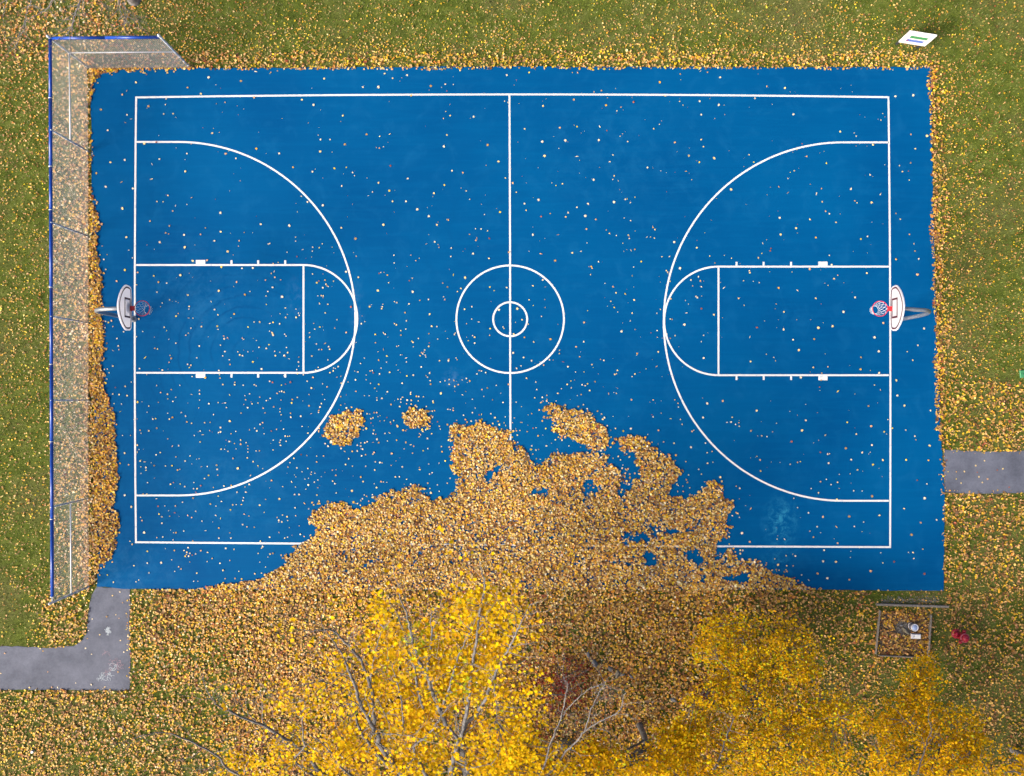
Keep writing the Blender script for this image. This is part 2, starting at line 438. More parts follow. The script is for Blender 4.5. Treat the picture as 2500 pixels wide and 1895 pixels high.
# chalk
def chalk(name, strokes, mat, w=.012):
    m = MB()
    for i, pts in enumerate(strokes): m.ribbon([P(*p) for p in pts], w, .0185 + .0003 * (i % 8))
    return m.build(name, mat, path_a)
def scribble(cx, cy, w, hgt, n, k=6):
    out = []
    for _ in range(n):
        a = random.uniform(0, 6.28); x = cx + random.gauss(0, w * .35); y = cy + random.gauss(0, hgt * .35); pts = []
        for j in range(k):
            pts.append((x, y)); a += random.uniform(-1.2, 1.2); x += 1.6 * math.cos(a); y += 1.6 * math.sin(a)
        out.append(pts)
    return out
chalk('chalk_patch', scribble(264.5, 1540, 8, 9, 26, 4) + [[(258 + random.uniform(0, 7), y), (269 + random.uniform(-5, 3), y + random.uniform(-1.5, 1.5))] for y in np.linspace(1534, 1550, 9)], M['chalk_w'], .018)
chalk('chalk_drawing', scribble(249, 1655, 12, 9, 10, 9) + scribble(265, 1651, 9, 9, 9, 8), M['chalk_w'])
chalk('chalk_drawing', scribble(285, 1622, 22, 20, 22, 9) + scribble(262, 1640, 14, 10, 8, 7) + scribble(258, 1595, 12, 12, 7, 6), M['chalk_p'])
chalk('chalk_drawing', [arc(276, 1628, 9, 200, 520, 16), [(287, 1622), (291, 1628), (295, 1630)]] + scribble(276, 1632, 14, 8, 5, 8), M['chalk_w'])

# ================================================================== LEAVES ON THE GROUND
def maple_template(n_lobes=5):
    # outline (x right, y tip) of a five lobed leaf, stalk at the origin end
    o = [(0, -.46), (.10, -.24), (.40, -.36), (.30, -.08), (.52, .10), (.26, .16), (.30, .40), (.12, .30), (0, .54)]
    full = o + [(-x, y) for x, y in o[-2:0:-1]]
    return np.array(full)
def simple_template():
    o = [(0, -.48), (.30, -.30), (.40, .02), (.28, .18), (.10, .30), (0, .52)]
    return np.array(o + [(-x, y) for x, y in o[-2:0:-1]])
def long_template():
    o = [(0, -.62), (.13, -.30), (.17, .0), (.12, .32), (0, .64)]
    return np.array(o + [(-x, y) for x, y in o[-2:0:-1]])
T_MAPLE, T_SIMPLE, T_LONG = maple_template(), simple_template(), long_template()
T_QUAD = np.array([(0, -.5), (.34, -.12), (.30, .22), (0, .5), (-.30, .22), (-.34, -.12)])

def scatter(tmpl, pos, size, cols, tilt=.25, curl=.25, flat=False, normal_bias=None):
    """leaf shapes as one vertex / triangle array"""
    n = len(pos); k = len(tmpl)
    loc = np.zeros((n, k + 1, 3))
    loc[:, 1:, 0] = tmpl[None, :, 0] * rng.uniform(.75, 1.1, (n, 1)); loc[:, 1:, 1] = tmpl[None, :, 1]
    c1 = rng.normal(0, curl, (n, 1)); c2 = rng.normal(curl * .8, curl, (n, 1))
    loc[:, 1:, 2] = c1 * tmpl[None, :, 0] ** 2 * 2.2 + c2 * np.abs(tmpl[None, :, 1]) * .6 + rng.normal(0, curl * .15, (n, k))
    loc *= size[:, None, None]
    az = rng.uniform(0, 2 * np.pi, n); tx = rng.normal(0, tilt, n); ty = rng.normal(0, tilt, n)
    cx, sx, cy, sy, cz, sz = np.cos(tx), np.sin(tx), np.cos(ty), np.sin(ty), np.cos(az), np.sin(az)
    x, y, z = loc[..., 0], loc[..., 1], loc[..., 2]
    x, y = x * cz[:, None] - y * sz[:, None], x * sz[:, None] + y * cz[:, None]
    y, z = y * cx[:, None] - z * sx[:, None], y * sx[:, None] + z * cx[:, None]
    x, z = x * cy[:, None] + z * sy[:, None], -x * sy[:, None] + z * cy[:, None]
    if flat:  # rest on the surface
        z = z - z.min(axis=1, keepdims=True)
    V = np.stack([x, y, z], -1) + pos[:, None, :]
    i = np.arange(k); tri = np.stack([np.zeros(k, int), 1 + i, 1 + (i + 1) % k], -1)
    T = (tri[None] + (np.arange(n) * (k + 1))[:, None, None]).reshape(-1, 3)
    C = np.repeat(cols[:, None, :], k + 1, 1)
    return V.reshape(-1, 3), T, C.reshape(-1, 3)
def merge(parts):
    Vs, Ts, Cs = [], [], []; o = 0
    for V, T, C in parts:
        Vs.append(V); Ts.append(T + o); Cs.append(C); o += len(V)
    return np.concatenate(Vs), np.concatenate(Ts), np.concatenate(Cs)

PAL = {'pale': (.82, .52, .15), 'pink': (.72, .41, .18), 'cream': (.86, .66, .28), 'gold': (.78, .42, .03), 'yellow': (.84, .55, .015), 'lemon': (.84, .66, .05),
       'orange': (.62, .24, .03), 'brown': (.28, .135, .045), 'dark': (.13, .07, .03), 'red': (.36, .095, .04), 'tan': (.52, .31, .09), 'bleached': (.84, .72, .50)}
def pick(n, weights):
    ks = list(weights); w = np.array([weights[k] for k in ks], float); w /= w.sum()
    c = np.array([PAL[k] for k in ks])[rng.choice(len(ks), n, p=w)]
    return np.clip(c * rng.uniform(.75, 1.18, (n, 1)) * rng.uniform(.92, 1.08, (n, 3)), 0.005, .9)

DRIFT = (Z(0, 950, [(1870, 1690)]) + Z(625, 950, [(0, 1650), (130, 1600), (300, 1490), (260, 1430), (330, 1370), (430, 1330), (530, 1250), (520, 1180), (460, 1140), (500, 1050), (620, 1000), (760, 965), (830, 1010), (890, 1035), (1000, 1000), (1040, 930), (1150, 860), (1240, 880), (1380, 820), (1440, 870), (1500, 930), (1600, 965), (1680, 920), (1740, 850), (1760, 780), (1690, 700), (1690, 600), (1700, 480), (1660, 380), (1700, 310), (1860, 320), (1920, 270), (2050, 320), (2190, 340)])
         + Z(1250, 950, [(0, 480), (80, 500), (140, 590), (200, 640), (290, 620), (370, 570), (560, 550), (700, 530), (780, 580), (850, 650), (930, 690), (980, 760), (940, 820), (900, 900), (960, 960), (1000, 870), (1080, 760), (1110, 720), (1090, 650), (1040, 600), (1050, 560), (1000, 530), (940, 530), (880, 440), (990, 400), (1120, 410), (1180, 480), (1240, 540), (1350, 570), (1390, 610), (1440, 680), (1440, 740), (1390, 800), (1350, 880), (1360, 930), (1500, 950), (1600, 900), (1660, 850), (1700, 790), (1780, 800), (1810, 870), (1820, 950), (1900, 980), (1910, 1030), (1830, 1090), (1830, 1150), (1890, 1190), (1860, 1240), (1770, 1300), (1740, 1400), (1740, 1450), (1800, 1460), (1860, 1370), (1920, 1400), (1930, 1470), (2100, 1490), (2170, 1520)])
         + Z(1875, 950, [(0, 1560), (180, 1620), (250, 1670)]) + [(1990, 1446), (520, 1446)])
HOLES = [Z(1250, 950, q) for q in (
    [(600, 800), (700, 780), (770, 860), (700, 930), (620, 970), (585, 900)], [(180, 860), (250, 830), (340, 860), (310, 890), (240, 910), (170, 890)],
    [(960, 1240), (1130, 1230), (1190, 1270), (1180, 1310), (1000, 1310), (910, 1300)], [(1200, 1150), (1270, 1170), (1260, 1270), (1210, 1260)],
    [(1130, 1400), (1210, 1390), (1250, 1500), (1220, 1550), (1160, 1530)], [(1480, 1390), (1600, 1380), (1640, 1470), (1640, 1540), (1560, 1500), (1490, 1460)],
    [(1830, 1620), (1930, 1590), (2030, 1570), (2060, 1610), (2020, 1660), (1850, 1660)], [(900, 1090), (950, 1130), (920, 1140)], [(1600, 1590), (1650, 1590), (1660, 1640), (1610, 1640)],
    [(1510, 1190), (1580, 1160), (1560, 1230), (1500, 1220)], [(1270, 1070), (1320, 1050), (1310, 1110)], [(1270, 1190), (1420, 1220), (1440, 1250), (1290, 1250)], [(930, 990), (1000, 980), (980, 1020), (950, 1020)])] + \
    [Z(625, 950, [(1960, 680), (2100, 670), (2100, 710), (2030, 770), (1990, 800), (1960, 760), (1960, 710)])]
ISLANDS = [Z(625, 950, [(660, 240), (830, 180), (920, 200), (930, 300), (900, 390), (800, 490), (640, 440), (570, 390), (600, 310)]),
           Z(625, 950, [(1260, 220), (1330, 160), (1450, 170), (1480, 240), (1460, 310), (1380, 345), (1290, 310)]),
           Z(1250, 950, [(270, 170), (400, 140), (520, 190), (600, 190), (700, 230), (770, 330), (840, 390), (830, 470), (740, 530), (640, 490), (540, 450), (400, 390), (330, 350), (380, 290), (330, 230)])]
FENCE_DRIFT = [(205, 150), (300, 150), (470, 158), (470, 169), (400, 172), (330, 172), (268, 176), (250, 182), (240, 193), (228, 210), (224, 240), (220, 330), (224, 380), (220, 440), (226, 475), (241, 540), (239, 620), (247, 665), (250, 750), (256, 840), (252, 940), (266, 980), (282, 1020), (283, 1080), (292, 1150), (286, 1200), (277, 1235), (289, 1260), (291, 1290), (283, 1330), (275, 1365), (243, 1378), (237, 1425), (205, 1430)]

NC = 760000
X0, X1, Y0, Y1 = -20.5, 20.5, -15.6, 15.6
cxy = np.stack([rng.uniform(X0, X1, NC), rng.uniform(Y0, Y1, NC)], -1)
AREA = (X1 - X0) * (Y1 - Y0); DMAX = NC / AREA
wx, wy = cxy[:, 0], cxy[:, 1]
px, py = NX + wx * S, NY - wy * S
# ragged outlines
jx = (vn(wx, wy, 4.0) - .5) * 11 + (vn2(wx, wy, 11.0) - .5) * 14; jy = (vn2(wx, wy, 4.0) - .5) * 11 + (vn3(wx, wy, 11.0) - .5) * 14
qx, qy = px + jx, py + jy
in_court = inside(COURT_PX, px, py); in_path = inside(PATH_A, px, py) | inside(PATH_B, px, py)
in_drift = inside(DRIFT, qx, qy)
for hl in HOLES: in_drift &= ~inside(hl, qx, qy)
isl = np.zeros(NC, bool)
for q in ISLANDS: isl |= inside(q, qx, qy)
fdrift = inside(FENCE_DRIFT, px + jx * .6, py + jy * .6)
patch = vn(wx, wy, .55); patch2 = vn2(wx, wy, 1.6)
D = np.zeros(NC)
on_court = in_court & (in_drift | isl | fdrift)
D[on_court] = 600 * (.78 + .26 * np.clip(patch2[on_court] * 1.7, 0, 1))
lawnm = ~in_court & ~in_path
L = 16 + 22 * patch * patch2 * 2
# above the court
top = py < 166
tt = np.clip((py - 15) / 150, 0, 1)
L = np.where(top, 22 + 55 * patch * patch2 + 175 * tt ** 2.2, L)
L = np.where(top & (px < 520), np.maximum(L, 70 + 90 * patch * np.clip((520 - px) / 300, 0, 1) + 30 * patch2), L)
L = np.where(top & (px > 2280), 20 + 26 * patch2, L)
# left of the court
left = (px < 222) & (py >= 150) & (py < 1440)
L = np.where(left & (px < 125), 22 + 42 * patch + 70 * np.clip((420 - py) / 350, 0, 1), L)
L = np.where(left & (px >= 125), 100 + 70 * patch2 + 150 * np.clip((px - 180) / 35, 0, 1), L)
L = np.where((px < 222) & (py >= 1380) & (py < 1440), np.maximum(L, 40 + 70 * patch), L)
L = np.where((px < 222) & (py >= 1440) & (py < 1580), 20 + 175 * np.clip((px - 60) / 70, 0, 1) * (.35 + patch2), L)
# right of the court
right = (px > 2270) & (py >= 150)
ed = np.interp(py, [165, 1441], [2274, 2304])
L = np.where(right, 16 + 34 * patch2 + 26 * patch + 95 * np.clip(1 - (px - ed) / 150, 0, 1) ** 1.4 + 160 * np.clip(1 - (px - ed) / 26, 0, 1), L)
L = np.where(right & (py > 930), np.maximum(L, 120 + 80 * patch2), L)
L = np.where(right & (py > 1420), 85 + 85 * patch2 + 20 * patch, L)
# below the court
low = (py > 1430) & (px > 318) & (px < 2300)
Lb = np.interp(px, [318, 420, 700, 1300, 1700, 1950, 2140, 2300], [200, 250, 370, 400, 350, 220, 150, 110]) * (.75 + .45 * patch2)
Lb = np.where((px < 560), Lb * np.interp(py, [1440, 1560, 1700, 1895], [1.1, 1.05, .8, .68]), Lb)
L = np.where(low, Lb, L)
lowl = (py > 1680) & (px <= 320)
L = np.where(lowl, 95 + 125 * patch2 + 55 * np.clip((1760 - py) / 80, 0, 1), L)
# the strip by the timber border is nearly bare
L = np.where((px > 2130) & (px < 2310) & (py > 1441) & (py < 1476), L * .45, L)
L = np.where((px > 2180) & (px < 2226) & (py > 1515) & (py < 1552), L * .25, L)
L = np.where(L < 175, L * 1.35 + 6, L)
D = np.where(lawnm, L, D)
# loose leaves round the margins of the drifts
nx_, ny_ = rng.normal(0, 11, NC), rng.normal(0, 11, NC)
soft = inside(DRIFT, px + nx_, py + ny_)
for q in ISLANDS: soft |= inside(q, px + nx_, py + ny_)
soft |= inside(FENCE_DRIFT, px + nx_ * .5, py + ny_ * .5)
inhole = np.zeros(NC, bool)
for hl in HOLES: inhole |= inside(hl, px, py)
D = np.where(in_court & ~on_court & soft, np.where(inhole, 14, 75), D)
# leaf fringes creeping over the court edge
edge_top = in_court & (py < 168 + 5 * patch2); D[edge_top] = np.maximum(D[edge_top], 190)
fr = in_court & (px > ed - 3 - 13 * patch2 * (py < 1050)) ; D[fr] = np.maximum(D[fr], 200 * (py[fr] < 1080) + 60)
bl = in_court & (py > 1433) & (px > 480) & (px < 2010); D[bl] = np.maximum(D[bl], 300)
fb = lawnm & fdrift & (py > 370); D[fb] = np.maximum(D[fb], 380)
sb = (px > 2150) & (px < 2272) & (py > 1490) & (py < 1600) & ~((px > 2185) & (px < 2226) & (py > 1518) & (py < 1548)); D[sb] = 400
pe = in_path & (((px > 309) & (px < 325) & (py > 1450)) | ((py > 1677) & (py < 1690)) | ((px > 2300) & ((py < 1107) | (py > 1196)))); D[pe] = 45
keep = rng.random(NC) * DMAX < D
wx, wy, px, py = wx[keep], wy[keep], px[keep], py[keep]; onc = on_court[keep] | (in_court[keep]); onp = in_path[keep]
dens = D[keep]; n = len(wx)
lower = rng.random(n) < np.where(dens > 240, .38, .10)       # older brown leaves underneath
zz = np.where(onc, CZ + .003, np.where(onp, .017, .028)) + np.where(lower, rng.uniform(0, .012, n), rng.uniform(.012, .045, n)) * np.clip(dens / 250, .35, 1.3)
zz = np.where(onc & (dens < 120), LZ + .006, zz)
lower &= ~(onc & (dens < 120))
pos = np.stack([wx, wy, zz], -1)
col = pick(n, dict(pale=30, pink=8, cream=22, bleached=10, gold=20, yellow=13, orange=5, brown=10, tan=8))
c_low = pick(n, dict(brown=45, dark=14, tan=26, gold=12, orange=8, red=3))
c_tl = pick(n, dict(pink=26, pale=18, tan=16, brown=18, orange=12, red=9, gold=9, yellow=4, cream=6))
c_gr = pick(n, dict(pale=26, pink=14, tan=18, yellow=16, gold=14, lemon=7, brown=12, cream=8, orange=5))
c_rt = pick(n, dict(pale=20, pink=15, tan=22, yellow=16, gold=14, lemon=6, brown=22, orange=6, red=2))
c_fd = pick(n, dict(gold=30, pale=26, yellow=16, orange=14, cream=8, brown=14, tan=8))
c_lb = pick(n, dict(pale=22, gold=24, yellow=15, orange=9, brown=16, tan=12, pink=10, cream=12, bleached=4, red=2))
sel = lambda m, a, b: np.where(m[:, None], a, b)
col = sel((py < 170), c_gr, col); col = sel((py < 420) & (px < 600) & ~onc, c_tl, col); col = sel((px < 205) & (py > 420), c_gr, col); col = sel((px >= 120) & (px < 222) & ~onc & (py < 1440), pick(n, dict(pale=26, pink=30, bleached=16, tan=14, gold=8, brown=10)), col)
col = sel((px > 2255), c_rt, col); col = sel(onc & (px < 300), c_fd, col); col = sel(~onc & (py > 1440) & (px > 320) & (px < 2300), c_lb, col)
kind0 = rng.random(n); c_dk = pick(n, dict(brown=26, tan=24, pink=14, pale=14, gold=13, yellow=9, dark=6, red=2))
col = sel((((px > 1850) & (py > 1430)) | ((px > 2290) & (py > 1150)) | ((py > 1690) & (px < 520) & (kind0 < .55))) & ~onc, c_dk, col)
col = sel(lower, c_low, col)
pt = vn3(wx, wy, .9) * .6 + vn(wx, wy, 3.1) * .4
col = col * (.72 + .50 * pt)[:, None]
lawnleaf = ~onc & (dens < 170)
size = np.where(lawnleaf, rng.uniform(.034, .078, n), rng.choice([.72, .86, 1.0, 1.15], n) * rng.uniform(.066, .096, n))
size = np.where(lower & (dens > 200), rng.uniform(.105, .15, n), size)
kind = rng.random(n)
longf = np.where((px > 2000) | (py < 160), .38, .06)
def litter(name, mask, label, cat):
    parts = []
    up_ = mask & ~lower
    for tm, mm in ((T_QUAD, mask & lower), (T_LONG, up_ & (kind < longf)), (T_MAPLE, up_ & (kind >= longf) & (kind < .42)), (T_SIMPLE, up_ & (kind >= longf) & (kind >= .42))):
        if mm.any(): parts.append(scatter(tm, pos[mm], size[mm], col[mm], .27, .38))
    V, T, C = merge(parts)
    return tag(np_mesh(name, V, T, M['leaf'], C), label, cat, None, 'stuff')
litter('leaf_drift', onc & (px >= 400), 'thick drift of tan and gold maple leaves over the lower court', 'leaves')
litter('leaf_bank', onc & (px < 400), 'narrow bank of gold leaves blown against the foot of the fence', 'leaves')
litter('leaf_litter', ~onc & (py < 1000), 'fallen leaves strewn through the grass around the upper court', 'leaves')
litter('leaf_litter', ~onc & (py >= 1000), 'deep leaf litter covering the lawn below the court', 'leaves')

# grass blades through the litter
ng = 330000
gx = rng.uniform(X0, X1, ng); gy = rng.uniform(Y0, Y1, ng); gpx, gpy = NX + gx * S, NY - gy * S
ok = ~(inside(COURT_PX, gpx, gpy) | inside(PATH_A, gpx, gpy) | inside(PATH_B, gpx, gpy))
dryp = vn3(gx, gy, .45) * .6 + vn2(gx, gy, 1.7) * .4 - np.clip((gx - 6) / 40, -.12, .25)
ok &= ~((gpx > 500) & (gpx < 1900) & (gpy > 1440) & (rng.random(ng) < .94))
ok &= ~((gpx > 2140) & (gpx < 2275) & (gpy > 1480) & (gpy < 1606) & (rng.random(ng) < .85))
gx, gy, dryp = gx[ok], gy[ok], dryp[ok]; ng = len(gx)
az = rng.uniform(0, 2 * np.pi, ng); ln = rng.uniform(.05, .10, ng); lean = rng.uniform(.35, 1.15, ng); wd = rng.uniform(.007, .014, ng)
dx, dy = np.cos(az), np.sin(az)
b0 = np.stack([gx - dy * wd, gy + dx * wd, np.zeros(ng)], -1); b1 = np.stack([gx + dy * wd, gy - dx * wd, np.zeros(ng)], -1)
tip = np.stack([gx + dx * ln * np.sin(lean), gy + dy * ln * np.sin(lean), ln * np.cos(lean)], -1)
GV = np.stack([b0, b1, tip], 1).reshape(-1, 3); GT = np.arange(3 * ng).reshape(-1, 3)
gpal = np.array([(.130, .180, .018), (.200, .235, .028), (.085, .130, .014), (.28, .28, .055), (.40, .34, .14)])
pr = np.stack([np.full(ng, .34), np.full(ng, .3), np.full(ng, .2), .10 + 0 * dryp, np.clip((dryp - .42) * 1.6, .03, .6)], -1); pr /= pr.sum(1, keepdims=True)
ci = (rng.random(ng)[:, None] > np.cumsum(pr, 1)).sum(1).clip(0, 4)
gc = gpal[ci] * rng.uniform(.7, 1.3, (ng, 1))
tag(np_mesh('grass', GV, GT, M['grass'], np.repeat(gc, 3, 0)), 'short green autumn grass around the court', 'grass', None, 'stuff')

